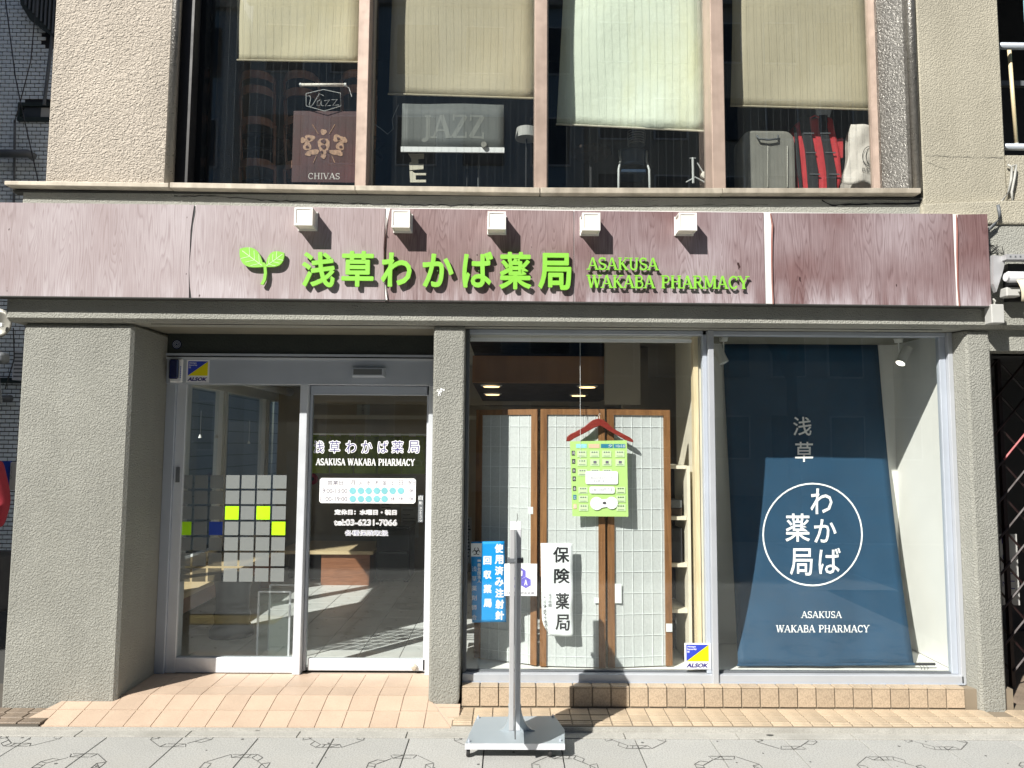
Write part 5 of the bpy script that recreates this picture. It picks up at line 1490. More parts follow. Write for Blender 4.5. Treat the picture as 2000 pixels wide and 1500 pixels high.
MB().lathe([(.075, q.z - .035), (.07, q.z + .035)], (q.x, 4.95, 0), 20).build('lamp_shade', 'paper_dim', t, smooth=False); MB().tube([(q.x, 4.95, 3.15), (q.x, 4.95, q.z - .03)], .006, 6).build('lamp_stem', 'strap_black', t)
pts = [(746, 232), (760, 240), (763, 258), (758, 270), (750, 265)]
a = [U(x, y, 4.83) for x, y in ((725, 238), (745, 252), (757, 262), (768, 252), (766, 232), (778, 205))]
o = MB().tube(a, .002, 5).build('thin_cord', 'wire_pale', org=a[0]); tag(o, 'thin pale cord curling beside the left end of the grey banner', 'cord')
# third pane: round table, chair, tall basket, drum pedal
t = thing('round_table', (U(1155, 330, 5.3).x, 5.3, 3.1), 'dark round bar table at the left of the third upper pane', 'table')
q = U(1155, 300, 5.3); MB().lathe([(.11, q.z - .03), (.145, q.z), (.145, q.z + .02), (.12, q.z + .03)], (q.x, 5.3, 0), 20).build('tabletop', 'brown_dark', t); MB().tube([(q.x, 5.3, 3.1), (q.x, 5.3, q.z - .02)], .02, 8).build('leg', 'strap_black', t)
t = thing('metal_chair', (U(1236, 350, 5.0).x, 5.0, 3.1), 'chair with a dark blue back and white metal frame in the third pane', 'chair')
q = U(1236, 300, 5.0)
b = MB(); b.grid(lambda u, v: (q.x + (-.09 + .18 * u) * (1 - .1 * v), 5.0 - .03 * math.cos((u - .5) * 3), q.z + .035 - .12 * v - .02 * abs(u - .5) * (1 - v)), 10, 5); b.build('backrest', 'drum_blue', t, smooth=True, solid=.015)
for s_ in (-1, 1): MB().tube([(q.x + s_ * .095, 5.0, q.z + .02), (q.x + s_ * .09, 4.98, q.z - .06), (q.x + s_ * .105, 4.96, q.z - .13), (q.x + s_ * .11, 4.95, 3.12)], .008, 8).build('frame_tube', 'wire_pale', t, smooth=True)
MB().cbox(q.x - .09, q.x + .09, 4.97, 5.15, q.z - .15, q.z - .12, .008).build('seat', 'drum_blue', t)
q = U(1243, 270, 5.25); t = thing('wicker_basket', (q.x, 5.25, q.z - .06), 'tall patterned wicker vessel behind the blue-backed chair', 'basket')
MB().lathe([(.055, q.z - .06), (.06, q.z), (.065, q.z + .05)], (q.x, 5.25, 0), 16).build('basket_body', 'pipe_grey', t)
b = MB()
for k in range(6): b.lathe([(.064 + k * .0006, q.z - .05 + k * .018), (.067, q.z - .047 + k * .018)], (q.x, 5.25, 0), 16)
b.build('woven_band', 'paper_dim', t)
q = U(1366, 340, 4.86); t = thing('drum_pedal', (q.x, 4.86, 3.24), 'white and chrome drum pedal stand at the right edge of the third pane', 'drum pedal')
MB().tube([U(1353, 308, 4.86), U(1354, 358, 4.86)], .008, 8).build('post', 'wire_pale', t); MB().tube([U(1347, 309, 4.86), U(1359, 309, 4.86)], .003, 6).build('cross_bar', 'wire_pale', t)
MB().tube([U(1362, 318, 4.86), U(1374, 338, 4.86)], .004, 6).build('beater_rod', 'wire_pale', t); c_ = U(1375, 342, 4.86); MB().lathe([(.012, -.014), (.022, -.012), (.022, .012), (.012, .014)], (c_.x, 4.86, c_.z), 16, 'y').build('beater', 'lamp_white', t)
MB().tube([U(1340, 356, 4.86), U(1358, 346, 4.86), U(1378, 357, 4.86)], .005, 6).build('foot', 'wire_pale', t)
# fourth pane: suitcase, red backpack, tote bag
q = px_rect(1448, 1552, 256, 372, 4.9); t = thing('suitcase', ((q[0] + q[1]) / 2, 4.95, 3.1), 'scuffed silver-grey hard suitcase with a carry handle in the rightmost pane', 'suitcase')
rc = .075; P = [(q[0], 3.1), (q[1], 3.1)] + [(q[1] - rc + rc * math.cos(math.radians(k)), q[3] - rc + rc * math.sin(math.radians(k))) for k in range(0, 91, 15)] + [(q[0] + rc - rc * math.sin(math.radians(k)), q[3] - rc + rc * math.cos(math.radians(k))) for k in range(0, 91, 15)]
MB().prism(P, 4.88, 5.08).build('shell', 'suitcase', t, bevel=.02)

a, c = U(1478, 268, 4.87), U(1520, 268, 4.87)
b = MB(); b.tube([a + Vector((0, 0, .012)), a + Vector((.01, -.012, -.016)), (a + c) / 2 + Vector((0, -.014, -.024)), c + Vector((-.01, -.012, -.016)), c + Vector((0, 0, .012))], .007, 8); b.build('handle', 'pipe_grey', t, smooth=True)
for x in (1462, 1500, 1538): a, c = U(x, 285, 4.872), U(x, 365, 4.872); MB().tube([a, c], .003, 6).build('rib', 'suitcase', t)
Yk = 4.92
t = thing('backpack', (U(1598, 360, Yk).x, Yk, 3.1), 'red backpack with two wide black shoulder straps leaning in the rightmost pane', 'backpack')
poly = [(1548, 258), (1556, 240), (1566, 232), (1620, 226), (1628, 232), (1642, 300), (1646, 345), (1638, 375), (1562, 375), (1553, 300)]
MB().prism([(U(x, y, Yk).x, U(x, y, Yk).z) for x, y in poly], Yk, Yk + .16).build('pack_body', 'red_cloth', t, bevel=.018)
for pts in ([(1561, 230), (1581, 228), (1583, 250), (1590, 290), (1597, 330), (1598, 375), (1579, 375), (1576, 335), (1572, 290), (1564, 255)], [(1599, 225), (1616, 224), (1616, 250), (1624, 290), (1633, 335), (1634, 375), (1616, 375), (1614, 335), (1608, 290), (1601, 255)], [(1550, 246), (1556, 252), (1562, 310), (1568, 375), (1562, 375), (1555, 310)]):
    MB().prism([(U(x, y, Yk - .01).x, U(x, y, Yk - .01).z) for x, y in pts], Yk - .016, Yk - .002).build('strap', 'strap_black', t, bevel=.004)
b = MB()
for (x, y) in ((1570, 260), (1574, 298), (1582, 340), (1602, 260), (1612, 298), (1620, 340)): a, c = U(x, y, Yk - .02), U(x + 20, y + 2, Yk - .02); b.box(a.x, c.x, Yk - .021, Yk - .0162, a.z - .004, a.z + .004)
b.build('strap_bar', 'pipe_grey', t); MB().prism([(U(x, y, Yk).x, U(x, y, Yk).z) for x, y in ((1638, 268), (1650, 266), (1650, 306), (1640, 308))], Yk + .02, Yk + .1).build('side_pocket', 'red_cloth', t, bevel=.005)
a, c = U(1581, 231, Yk - .01), U(1600, 229, Yk - .01); MB().tube([a, (a + c) / 2 + Vector((0, -.01, .012)), c], .005, 8).build('haul_loop', 'red_cloth', t)
Yt = 4.86
t = thing('tote_bag', (U(1688, 358, Yt).x, Yt, 3.22), 'crumpled off-white cloth bag with a black round K emblem in the rightmost pane', 'bag')
def fnt(u, v):
    xl = 1662 - 14 * v - 2 * math.sin(v * 9); xr = 1714 + 7 * v; x = xl + (xr - xl) * u; y = 243 + (8 * u) + v * 115 + 3 * math.sin(u * 9) * (v)
    p = U(x, y, Yt); p.y = Yt - .03 * math.sin(math.pi * u) + .004 * math.sin(u * 11 + v * 8) + .003 * math.sin(v * 17 + u * 4); return p
b = MB(); b.grid(fnt, 14, 18); b.build('bag_front', 'tote_cloth', t, smooth=True, solid=.004)
b = MB(); b.grid(lambda u, v: Vector(fnt(u, v)) + Vector((.01, .07 + .03 * math.sin(math.pi * u) * 2, -.02)), 8, 8); b.build('bag_back', 'tote_cloth', t, smooth=True)
b = MB(); Yq = Yt - .041
for cx_, rx in ((1699, 15), (1706, 15)):
    n = 28; b.add([tuple(U(cx_ + (rx - w) * math.cos(2 * math.pi * k / n), 305 + (20 - w) * math.sin(2 * math.pi * k / n), Yq)) for w in (0, 1.2) for k in range(n)], [(k, (k + 1) % n, n + (k + 1) % n, n + k) for k in range(n)])
put_text(b, 'K', *px_rect(1699, 1713, 295, 315, Yq), Yq - .001); put_text(b, 'D.KELLY', *px_rect(1684, 1716, 328, 335, Yq), Yq - .001)
b.build('emblem_print', 'ink', t)

# ------------------------------------------------------------------ interior of the pharmacy: benches, locker, notices, valance
t = thing('window_bench', (-2.65, 6.5, ZP), 'long wooden bench running along the side windows inside', 'bench')
MB().box(-2.86, -2.44, 5.5, 8.1, .42, .455).build('bench_top', 'bench_top', t); MB().box(-2.5, -2.46, 5.5, 8.1, .30, .4195).build('bench_apron', 'bench_wood', t)
for y in (5.7, 6.9, 7.9): MB().box(-2.56, -2.47, y, y + .08, ZP, .3).build('leg', 'bench_wood', t)
a, c = G(735, 1071, .455), G(670, 1071, .455)
t = thing('corner_bench', (-2.0, 8.4, ZP), 'brown wooden box bench with a pale top against the back wall inside', 'bench')
MB().box(-2.44, -1.42, 8.06, 8.9, .42, .455).build('bench_top', 'bench_top', t); MB().box(-1.98, -1.46, 8.1, 8.9, ZP, .4195).build('bench_box', 'bench_wood', t); MB().box(-2.44, -1.981, 8.5, 8.9, ZP, .4195).build('bench_back_box', 'brown_dark', t)
t = thing('black_locker', (-1.25, 8.5, ZP), 'tall black office machine standing right of the wooden bench inside', 'machine')
MB().cbox(-1.43, -1.06, 8.3, 8.75, ZP + .02, .66, .01).build('cabinet', 'black', t); MB().cbox(-1.40, -1.09, 8.285, 8.299, .40, .42, .001).build('drawer_edge', 'pipe_grey', t); MB().cbox(-1.44, -1.05, 8.28, 8.76, .66, .70, .01).build('lid', 'black_gloss', t)
for x in (-1.4, -1.12): MB().box(x, x + .04, 8.32, 8.36, ZP, ZP + .02).build('foot', 'black', t)
YBk = 9.29
q = px_rect(598, 832, 852, 925, 7.6); t = thing('green_valance', (q[0], 7.6, q[2]), 'olive green cloth valance with faint lettering hanging over the counter', 'valance')
for k in range(5):
    xa = q[0] + (q[1] - q[0]) * k / 5; xb = q[0] + (q[1] - q[0]) * (k + 1) / 5 - .006
    b = MB(); b.grid(lambda u, v, xa=xa, xb=xb: (xa + (xb - xa) * u, 7.6 + .012 * math.sin(u * 6 + k), q[3] + (q[2] - q[3]) * v), 6, 3); b.build('cloth_panel', 'noren_green', t, smooth=True, solid=.002)
b = MB(); put_text(b, 'ASAKUSA WAKABA PHARMACY', *px_rect(606, 828, 898, 909, 7.58), 7.58); b.build('faint_lettering', 'faint_green', t); b = MB(); b.tube([(q[0], 7.6, q[3] + .02), (q[1], 7.6, q[3] + .02)], .01, 8); b.build('rod', 'white', t)
for k in range(8): x = q[0] + (q[1] - q[0]) * (k + .3) / 8; MB().box(x, x + .08, 7.595, 7.605, q[3] - .004, q[3] + .03).build('hanging_loop', 'noren_green', t)
q = px_rect(697, 722, 776, 817, 8.0); t = MB().box(q[0], q[1], 8.0, 8.004, q[2], q[3]).build('ceiling_card', 'paper_dim', org=(q[0], 8, q[2])); tag(t, 'pale hanging card with vertical writing high behind the sliding door', 'card')
b = MB(); col_text(b, '処方せん受付', 706, 711, [(780 + k * 5, 784 + k * 5) for k in range(6)], 7.998, 0); b.build('card_lettering', 'strap_black', t)
bx('counter_wall', 'beige_wall', -2.1, 1.2, 7.9, 7.98, 2.02, 2.44); bx('counter_beam', 'ceiling_paint', -2.1, 1.2, 7.84, 7.9, 1.86, 1.9)
q = px_rect(600, 621, 925, 946, 8.9); cx_ = (q[0] + q[1]) / 2; cz_ = (q[2] + q[3]) / 2; t = thing('round_plaque', (cx_, 8.9, q[2]), 'dark red round plaque on the wall left of the hours panel', 'plaque')
MB().lathe([(.062, -.012), (.066, 0)], (cx_, 8.9, cz_), 24, 'y').build('disc', 'jacket_red', t); MB().lathe([(.02, -.016), (.022, -.0122)], (cx_, 8.9, cz_), 16, 'y').build('centre', 'gate_maroon_shaded', t)
for (x0, x1, y0, y1, lab) in ((742, 781, 930, 1052, 'large white notice sheet on the inner wall, left of the touch plate'), (783, 812, 930, 985, 'upper small printed notice right of the large sheet inside'), (783, 818, 990, 1050, 'lower printed notice above the black machine inside')):
    q = px_rect(x0, x1, y0, y1, 8.96); t = MB().box(q[0], q[1], 8.96, 8.964, q[2], q[3]).build('wall_notice', 'paper_dim', org=(q[0], 8.96, q[2])); tag(t, lab, 'notice'); b = MB(); rr_ = random.Random(x0)
    z = q[3] - .04
    while z > q[2] + .03: w_ = (q[1] - q[0]); b.box(q[0] + .02, q[0] + w_ * rr_.uniform(.4, .9), 8.957, 8.9585, z, z + .008); z -= rr_.uniform(.03, .06)
    tag(b.build('notice_print', 'strap_black', t), kind='stuff')
bx('interior_wall', 'beige_wall', -1.45, 1.2, 8.97, 9.1, ZP, 2.44)
# blind cords and roller by the side windows
t = thing('side_blind_roller', (-2.7, 7.0, 2.2), 'white roller housing running above the side windows inside', 'roller')
MB().tube([(-2.66, 6.3, 2.22), (-2.66, 9.1, 2.22)], .045, 12).build('roller_tube', 'white', t, smooth=True); MB().box(-2.84, -2.5, 6.3, 9.1, 2.29, 2.40).build('cover_board', 'ceiling_paint', t)
for k, (x, y0, y1, Y) in enumerate(((391, 802, 853, 6.4), (423, 802, 853, 6.5), (486, 822, 865, 7.6), (510, 822, 865, 7.7))):
    a, c = U(x + 2, y0, Y), U(x, y1, Y); t = thing('pull_cord', (c.x, Y, c.z), ['leftmost white pull cord with a cone tip in the fixed pane', 'second white pull cord from the left in the fixed pane', 'third white pull cord, just past the first window post', 'rightmost white pull cord in the fixed pane'][k], 'cord', 'blind pull cords')
    MB().tube([a, c + Vector((0, 0, .02))], .0022, 5).build('cord', 'white', t); MB().lathe([(.016, c.z - .01), (.006, c.z + .02)], (c.x, Y, 0), 12).build('cone_tip', 'white', t)
# dark stool / pedestal inside
q = G(452, 1240, ZP); qx, qy = q.x, q.y
t = thing('stone_pedestal', (qx, qy, ZP), 'dark waisted pedestal stool behind the frosted squares of the fixed pane', 'stool')
MB().lathe([(.17, ZP), (.165, ZP + .05), (.13, ZP + .10), (.14, ZP + .16), (.125, ZP + .20), (.13, .46), (.15, .52), (.14, .56)], (qx, qy, 0), 20).build('pedestal_body', 'pipe_grey', t, smooth=True)
# umbrella stand: clear acrylic box
q = G(535, 1290, ZP); t = thing('umbrella_stand', (q.x, q.y + .12, ZP), 'clear box umbrella stand beside the centre post inside', 'umbrella stand')
x0, x1, y0, y1 = q.x - .12, q.x + .1, q.y, q.y + .25
for a in ((x0, y0), (x1, y0), (x0, y1), (x1, y1)): MB().box(a[0] - .006, a[0] + .006, a[1] - .006, a[1] + .006, ZP, .56).build('post', 'pole_light', t)
for a in ((x0, x1, y0, y0 + .004), (x0, x1, y1, y1 + .004), (x0, x0 + .004, y0 + .006, y1 - .006), (x1, x1 + .004, y0 + .006, y1 - .006)): MB().box(a[0], a[1], a[2], a[3], ZP + .02, .54).build('side_panel', 'clear_plastic', t)
b = MB()
for a in ((x0, x1, y0 - .004, y0 + .004), (x0, x1, y1 - .004, y1 + .004)): b.box(*a, .555, .565)
b.build('rim', 'pole_light', t)

# ------------------------------------------------------------------ right side: balcony rail, awning, cables, gate
YRr = 4.62
t = thing('balcony_railing', (3.5, YRr, 3.4), 'grey tube balcony railing at the upper right edge', 'railing')
for y in (90, 287): q = U(1970, y, YRr); MB().tube([(3.10, YRr, q.z), (4.6, YRr, q.z)], .022, 12).build('rail', 'aluminium', t, smooth=True)
a = U(1997, 90, YRr + .02); MB().box(a.x + .035, a.x + .05, YRr, YRr + .04, 3.4, 4.8).build('blue_post', 'pastel_blue', t)
a, c = U(1971, 96, 4.68), U(1985, 280, 4.68); t = thing('wooden_pole', c, 'thin cream pole leaning inside the balcony railing', 'pole'); MB().tube([a, c], .012, 10).build('shaft', 'pale_wood', t, smooth=True)
MB().tube([c, c - Vector((0, 0, .02))], .014, 10).build('pole_tip', 'paper_dim', t)
q = U(1970, 162, 5.6); bx('balcony_door_rail', 'pipe_grey', 3.1, 4.6, 5.6, 5.64, q.z - .02, q.z + .02)
t = thing('wall_cables', (U(1962, 330, 4.5).x, 4.5, 3.1), 'two grey cables looping down from the balcony ledge to the sign end', 'cable')
MB().tube([U(*p, 4.51) for p in ((1968, 322), (1976, 326), (1975, 350), (1970, 375), (1958, 392), (1950, 400))], .0075, 8).build('cable', 'cable_grey', t, smooth=True)
MB().tube([U(*p, 4.50) for p in ((1978, 324), (1984, 322), (1982, 345), (1976, 375), (1978, 398), (1973, 402))], .0075, 8).build('cable', 'cable_grey', t, smooth=True)
MB().tube([U(*p, 4.46) for p in ((1949, 400), (1952, 415), (1953, 425), (1943, 438), (1929, 450))], .010, 8).build('conduit', 'pipe_grey', t, smooth=True)
b = MB(); rn = random.Random(5); pts = []
for k in range(14):
    p = [U(1945 + rn.uniform(-16, 16), 487 + rn.uniform(-10, 10), 4.5 + rn.uniform(-.03, .02)) for _ in range(3)]; b.tube(p, .0018, 4)
o = b.build('wire_tangle', 'wire', org=U(1945, 497, 4.5)); tag(o, 'tangle of thin dark wires above the awning bracket', 'wires')
t = thing('awning', (3.3, 4.4, 2.3), 'retracted cream cloth awning with a white end plate right of the sign', 'awning')
MB().prism([(U(x, y, 4.43).x, U(x, y, 4.43).z) for x, y in ((1934, 500), (1956, 504), (1957, 512), (1952, 534), (1940, 572), (1934, 556))], 4.40, 4.43).build('end_plate', 'pole_grey', t)
q = U(1960, 504, 4.40); MB().box(q.x - .01, 4.4, 4.36, 4.42, q.z - .018, q.z + .014).build('top_rail', 'pole_grey', t)
b = MB()
for k in range(24): b.box(q.x + .01 + k * .03, q.x + .02 + k * .03, 4.3585, 4.3599, q.z - .006, q.z + .004)
tag(b.build('rail_slot', 'pipe_grey', t), kind='stuff')
q = U(1968, 541, 4.36); MB().tube([(q.x, 4.36, q.z), (4.4, 4.36, q.z)], .033, 14).build('roller', 'pole_light', t, smooth=True); MB().tube([(q.x - .012, 4.36, q.z), (q.x, 4.36, q.z)], .026, 14).build('roller_cap', 'pole_light', t)
a, c = U(1982, 548, 4.34), U(1988, 590, 4.34); b = MB(); b.grid(lambda u, v: (a.x + (4.4 - a.x) * u + .02 * v * (1 - u), 4.325 - .02 * math.sin(v * 3), a.z + (c.z - a.z) * v + .008 * math.sin(u * 30)), 16, 5); b.build('rolled_cloth', 'awning_cloth', t, smooth=True, solid=.004)
q = px_rect(1962, 1990, 562, 580, 4.4); MB().cbox(q[0], q[1], 4.38, 4.45, q[2], q[3], .006).build('arm_joint', 'paper_dim', t)
MB().box(3.05, 4.5, 4.435, 4.485, U(1960, 585, 4.4).z, U(1960, 512, 4.4).z).build('dark_back', 'black', t)
q = px_rect(1937, 1962, 594, 631, 4.40); t = thing('junction_box', (q[0], 4.44, q[2]), 'small grey junction box under the right end of the sign', 'junction box')
MB().cbox(q[0], q[1], 4.40, 4.47, q[2], q[3], .004).build('box_body', 'paper_dim', t); MB().tube([U(1942, 594, 4.42), U(1944, 588, 4.42), U(1940, 584, 4.44)], .005, 6).build('cable_end', 'cable_grey', t)
# folding lattice gate
GY = 4.98
t = thing('lattice_gate', (3.25, GY, ZL), 'dark maroon folding lattice gate in the shaded opening at the right edge', 'gate')
for x in (3.13, 3.33, 3.53, 3.73, 3.93): MB().box(x - .012, x + .012, GY, GY + .03, ZL, 2.2).build('upright', 'gate_maroon_shaded', t)
for i in range(4):
    for j in range(9):
        x0, x1 = 3.13 + i * .2, 3.33 + i * .2; z0 = ZL + .1 + j * .23
        MB().tube([(x0, GY - .004, z0), (x1, GY - .004, z0 + .23)], .008, 5).build('lattice_strip', 'gate_red_sunlit' if (i == 1 and j == 6) else 'gate_maroon_shaded', t)
        MB().tube([(x0, GY + .034, z0 + .23), (x1, GY + .034, z0)], .008, 5).build('lattice_strip', 'gate_maroon_shaded', t)
q = px_rect(1955, 1989, 1043, 1182, 5.2); t = MB().box(q[0], q[1], 5.2, 5.205, q[2], q[3]).build('gate_notice', 'paper_dim', org=(q[0], 5.2, q[2])); tag(t, 'white notice sheet with handwriting behind the maroon lattice gate', 'notice')
b = MB(); put_text(b, 'L', *px_rect(1958, 1966, 1050, 1062, 5.19), 5.198); put_text(b, 'D', *px_rect(1960, 1966, 1084, 1092, 5.19), 5.198); put_text(b, 'NI', *px_rect(1960, 1972, 1136, 1146, 5.19), 5.198)
for k in range(4): b.box(q[0] + .02, q[0] + .09, 5.1975, 5.199, q[2] + .06 + k * .05, q[2] + .066 + k * .05)
b.build('handwriting', 'navy_ink', t)

# ------------------------------------------------------------------ left: tiled building across the side street
TY = 8.0
TB = thing('tiled_building', (-6.5, TY + 3, 0), 'building clad in small blue-grey tiles across the side street at the left', 'building')
MB().box(-11, -4.72, TY + .012, 20, 0, 14).build('wall', 'tile_joint', TB)
MB().box(-4.72, -4.70, TY + .1, 20, 0, 14).build('side_wall', 'siding_grey', TB)
b = MB()
for k in range(70): b.box(-4.70, -4.697, TY + .1, 20, .2 * k + .19, .2 * k + .2)
tag(b.build('siding_joint', 'line_grey', TB), kind='stuff')
tw, th_ = .0945, .0455
xe = U(42, 200, TY).x; ZW0 = U(70, 228, TY).z; ZW1 = U(70, 200, TY).z
tile = MB().cbox(0, tw - .0105, 0, .012, 0, th_ - .010, .0015).build('wall_tile', 'tile_blue', TB); cnt = 0
ma = MB()
j = 0; ztile0 = .1
oTB = ORG[TB.name]; tile.data.transform(Matrix.Translation(oTB))
z = .3; row = 0
while z < 7.2:
    off = (row % 2) * tw / 2
    x = -5.8 + off
    while x < -4.78:
        pxx = 1000 + 1450 * (x / TY - .0064); py = 868 - (z - 1.6) / TY * 1450
        inwin = (x > U(34, 215, TY).x and ZW0 - .04 < z < ZW1 + .02) or (py < 395 * 0 + 70 - (40 - pxx) and pxx > 38 and py < 75)
        if not inwin:
            vis = -15 < pxx < 122 and ((-10 < py < 395 and pxx < 118) or (600 < py < 960 and pxx < 50))
            if vis and cnt < 295 and (py > 200 or cnt < 0):
                if cnt == 0: tile.location = Vector((x, TY, z)) - oTB
                else: share(tile, TB, Vector((x, TY, z)) - oTB)
                cnt += 1
            else: ma.cbox(x, x + tw - .0105, TY, TY + .0118, z, z + th_ - .010, .0015) if vis else ma.box(x, x + tw - .0105, TY + .001, TY + .0118, z, z + th_ - .010)
        x += tw
    z += th_; row += 1
ma2 = ma.build('far_wall_tile', 'tile_blue', TB); tag(ma2, kind='stuff')
# band window, balcony, pipes
q = px_rect(34, 106, 200, 236, TY - .03)
w_ = MB().box(q[0], -4.6, TY - .03, TY + .01, q[2], q[2] + .045).box(q[0], -4.6, TY - .03, TY + .01, q[3] - .04, q[3]).box(q[0], q[0] + .03, TY - .03, TY + .01, q[2] + .045, q[3] - .04).build('strip_window', 'green_dark', TB)
MB().box(q[0] + .03, -4.6, TY + .0, TY + .008, q[2] + .045, q[3] - .04).build('pane', 'far_glass', w_); a, c = U(80, 210, TY - .01), U(97, 228, TY - .01); MB().box(a.x, c.x, TY - .006, TY - .001, c.z, a.z).build('painted_reflection', 'paper_dim', w_)  # pale sheet on the pane is a painted reflection
bl = [(U(x, y, TY - .1).x, U(x, y, TY - .1).z) for x, y in ((40, -20), (42, 10), (60, 40), (120, 84), (120, -30))]
MB().prism(bl, TY - .12, TY - .02).build('balcony', 'green_dark', TB)
for k in range(9): x = 52 + k * 8; a, c = U(x, -15, TY - .14), U(x, 10 + k * 8, TY - .14); MB().box(a.x - .01, a.x + .01, TY - .15, TY - .13, c.z, a.z).build('baluster', 'pipe_grey', TB)
a, c = U(104, 55, TY - .1), U(86, 205, TY - .1); MB().tube([a, c], .018, 8).build('thin_pipe', 'pipe_grey', TB)
a = U(-20, 300, TY - .12); c = U(55, 300, TY - .12); MB().tube([a, c, c + Vector((.03, .06, -.02))], .045, 12).build('exhaust_pipe', 'pipe_grey', TB, smooth=True)
MB().tube([U(29, 235, TY - .05), U(27, 400, TY - .05)], .012, 6).build('drain_pipe', 'pipe_grey', TB)
a = U(-20, 780, TY - .08); c = U(22, 778, TY - .08); MB().tube([a, c], .035, 12).build('exhaust_pipe', 'pipe_grey', TB, smooth=True)
q = px_rect(-10, 40, 738, 748, TY - .05); MB().box(q[0], -4.8, TY - .06, TY - .01, q[2], q[3]).build('ledge', 'green_dark', TB)
q = px_rect(25, 44, 685, 742, TY - .2); o = MB().box(q[0], q[1] + .3, TY - .2, TY - .02, q[2], q[3]).build('vent_unit', 'pole_light', TB)
for k in range(7): MB().box(q[0] + .015, q[1] + .28, TY - .205, TY - .2005, q[2] + .03 + k * .04, q[2] + .045 + k * .04).build('louvre', 'pipe_grey', o)
for k, (pts, r) in enumerate((([(8, -20), (30, 150), (40, 200), (76, 360)], .008), ([(72, -10), (60, 120), (38, 205), (28, 240)], .007), ([(26, 640), (28, 700), (10, 760)], .008))):
    P = [U(x, y, 6.6) for x, y in pts]; o = MB().tube(P, r * .6, 6).build('overhead_wire', 'wire', org=P[-1]); tag(o, ['black wire running down from the top left past the strip window', 'black wire slanting from the dark balcony to the strip window', 'black wire beside the grey vent at the left edge under the sign'][k], 'wire')
t = thing('satellite_dish', (U(2, 655, 5.8).x, 5.8, 2.3), 'pale grey round dish at the left edge just below the sign', 'dish')
c_ = U(-4, 632, 5.8); MB().lathe([(.02, .03), (.08, .012), (.115, -.01), (.118, -.012), (.08, .006), (.02, .022)], (c_.x, 5.8, c_.z), 24, 'y').build('dish_bowl', 'suitcase', t, smooth=True); MB().tube([(c_.x, 5.82, c_.z), (c_.x - .1, 5.9, c_.z - .1), (c_.x - .1, 5.9, 2.1)], .012, 8).build('bracket', 'pipe_grey', t)
MB().cbox(c_.x + .035, c_.x + .06, 5.76, 5.785, c_.z - .03, c_.z + .0, .002).build('plate', 'white', t)
c_ = U(2, 698, 5.8); t = thing('wall_lamp', (c_.x, 5.8, c_.z - .07), 'grey rounded lamp housing at the left edge below the dish', 'lamp'); MB().cbox(c_.x - .1, c_.x + .045, 5.76, 5.86, c_.z - .05, c_.z + .04, .022).build('housing', 'pipe_grey', t, bevel=.008); MB().tube([(c_.x - .05, 5.82, c_.z - .04), (c_.x - .05, 5.9, 1.9)], .015, 8).build('post', 'pipe_grey', t)

# blue banner board with a paper strip
q = px_rect(-60, 19, 905, 951, 6.3); t = thing('blue_board', (q[0], 6.3, 0), 'deep blue board with a white paper strip above the person at the left edge', 'board')
MB().box(q[0], q[1], 6.3, 6.32, q[2], q[3] + .02).build('board', 'flag_blue', t); MB().box(q[0] + .05, q[0] + .08, 6.325, 6.35, 0, q[3]).build('post', 'pipe_grey', t)
r_ = px_rect(13, 24, 903, 958, 6.25); o = MB().box(r_[0], r_[1], 6.29, 6.295, r_[2], r_[3]).build('paper_strip', 'paper_dim', t); b = MB(); put_text(b, 'さく', *px_rect(15, 22, 910, 925, 6.28), 6.288); put_text(b, 'ら', *px_rect(15, 22, 928, 935, 6.28), 6.288); b.build('lettering', 'ink', o)


# person at the left edge (mostly outside the frame)
def skinmesh(name, verts, edges, radii, m, parent=None, org=None, sub=2):
    me = bpy.data.meshes.new(name); o0 = ORG.get(parent.name, Vector()) if parent is not None else Vector(org)
    me.from_pydata([Vector(v) - o0 for v in verts], edges, []); me.materials.append(MATS[m]); o = bpy.data.objects.new(name, me); COL.objects.link(o)
    if parent is not None: o.parent = parent
    else: o.location = o0
    ORG[o.name] = o0
    s_ = o.modifiers.new('skin', 'SKIN'); s_.use_smooth_shade = True
    for i, r in enumerate(radii): me.skin_vertices[0].data[i].radius = r if isinstance(r, tuple) else (r, r)
    me.skin_vertices[0].data[0].use_root = True
    q_ = o.modifiers.new('sub', 'SUBSURF'); q_.levels = sub; q_.render_levels = sub; return o


X_, Y_ = -4.21, 5.9
def pp(x, y, z): return (X_ + x, Y_ + y, z)
PE = thing('person', (X_, Y_, 0), 'person in a dark red jacket, white scarf and black trousers walking at the left edge', 'person')
v = [pp(0, 0, .92), pp(0, 0, 1.12), pp(0, 0, 1.33), pp(0, -.01, 1.43), pp(0, -.02, 1.53), pp(0, -.02, 1.61), pp(0, -.01, 1.70),
     pp(.17, 0, 1.38), pp(.23, .02, 1.12), pp(.25, -.08, .90), pp(-.17, 0, 1.38), pp(-.23, 0, 1.12), pp(-.24, -.05, .88),
     pp(.09, 0, .86), pp(.10, -.06, .48), pp(.10, -.02, .08), pp(.11, -.14, .04), pp(-.09, 0, .86), pp(-.10, .10, .48), pp(-.10, .22, .1), pp(-.10, .12, .04)]
e = [(0, 1), (1, 2), (2, 3), (3, 4), (4, 5), (5, 6), (2, 7), (7, 8), (8, 9), (2, 10), (10, 11), (11, 12), (0, 13), (13, 14), (14, 15), (15, 16), (0, 17), (17, 18), (18, 19), (19, 20)]
r = [(.15, .11), (.14, .10), (.16, .11), .06, .055, (.085, .095), .07, .065, .048, .035, .065, .048, .035, .095, .062, .042, .035, .095, .062, .042, .035]
skinmesh('body', v, e, r, 'trousers', PE)
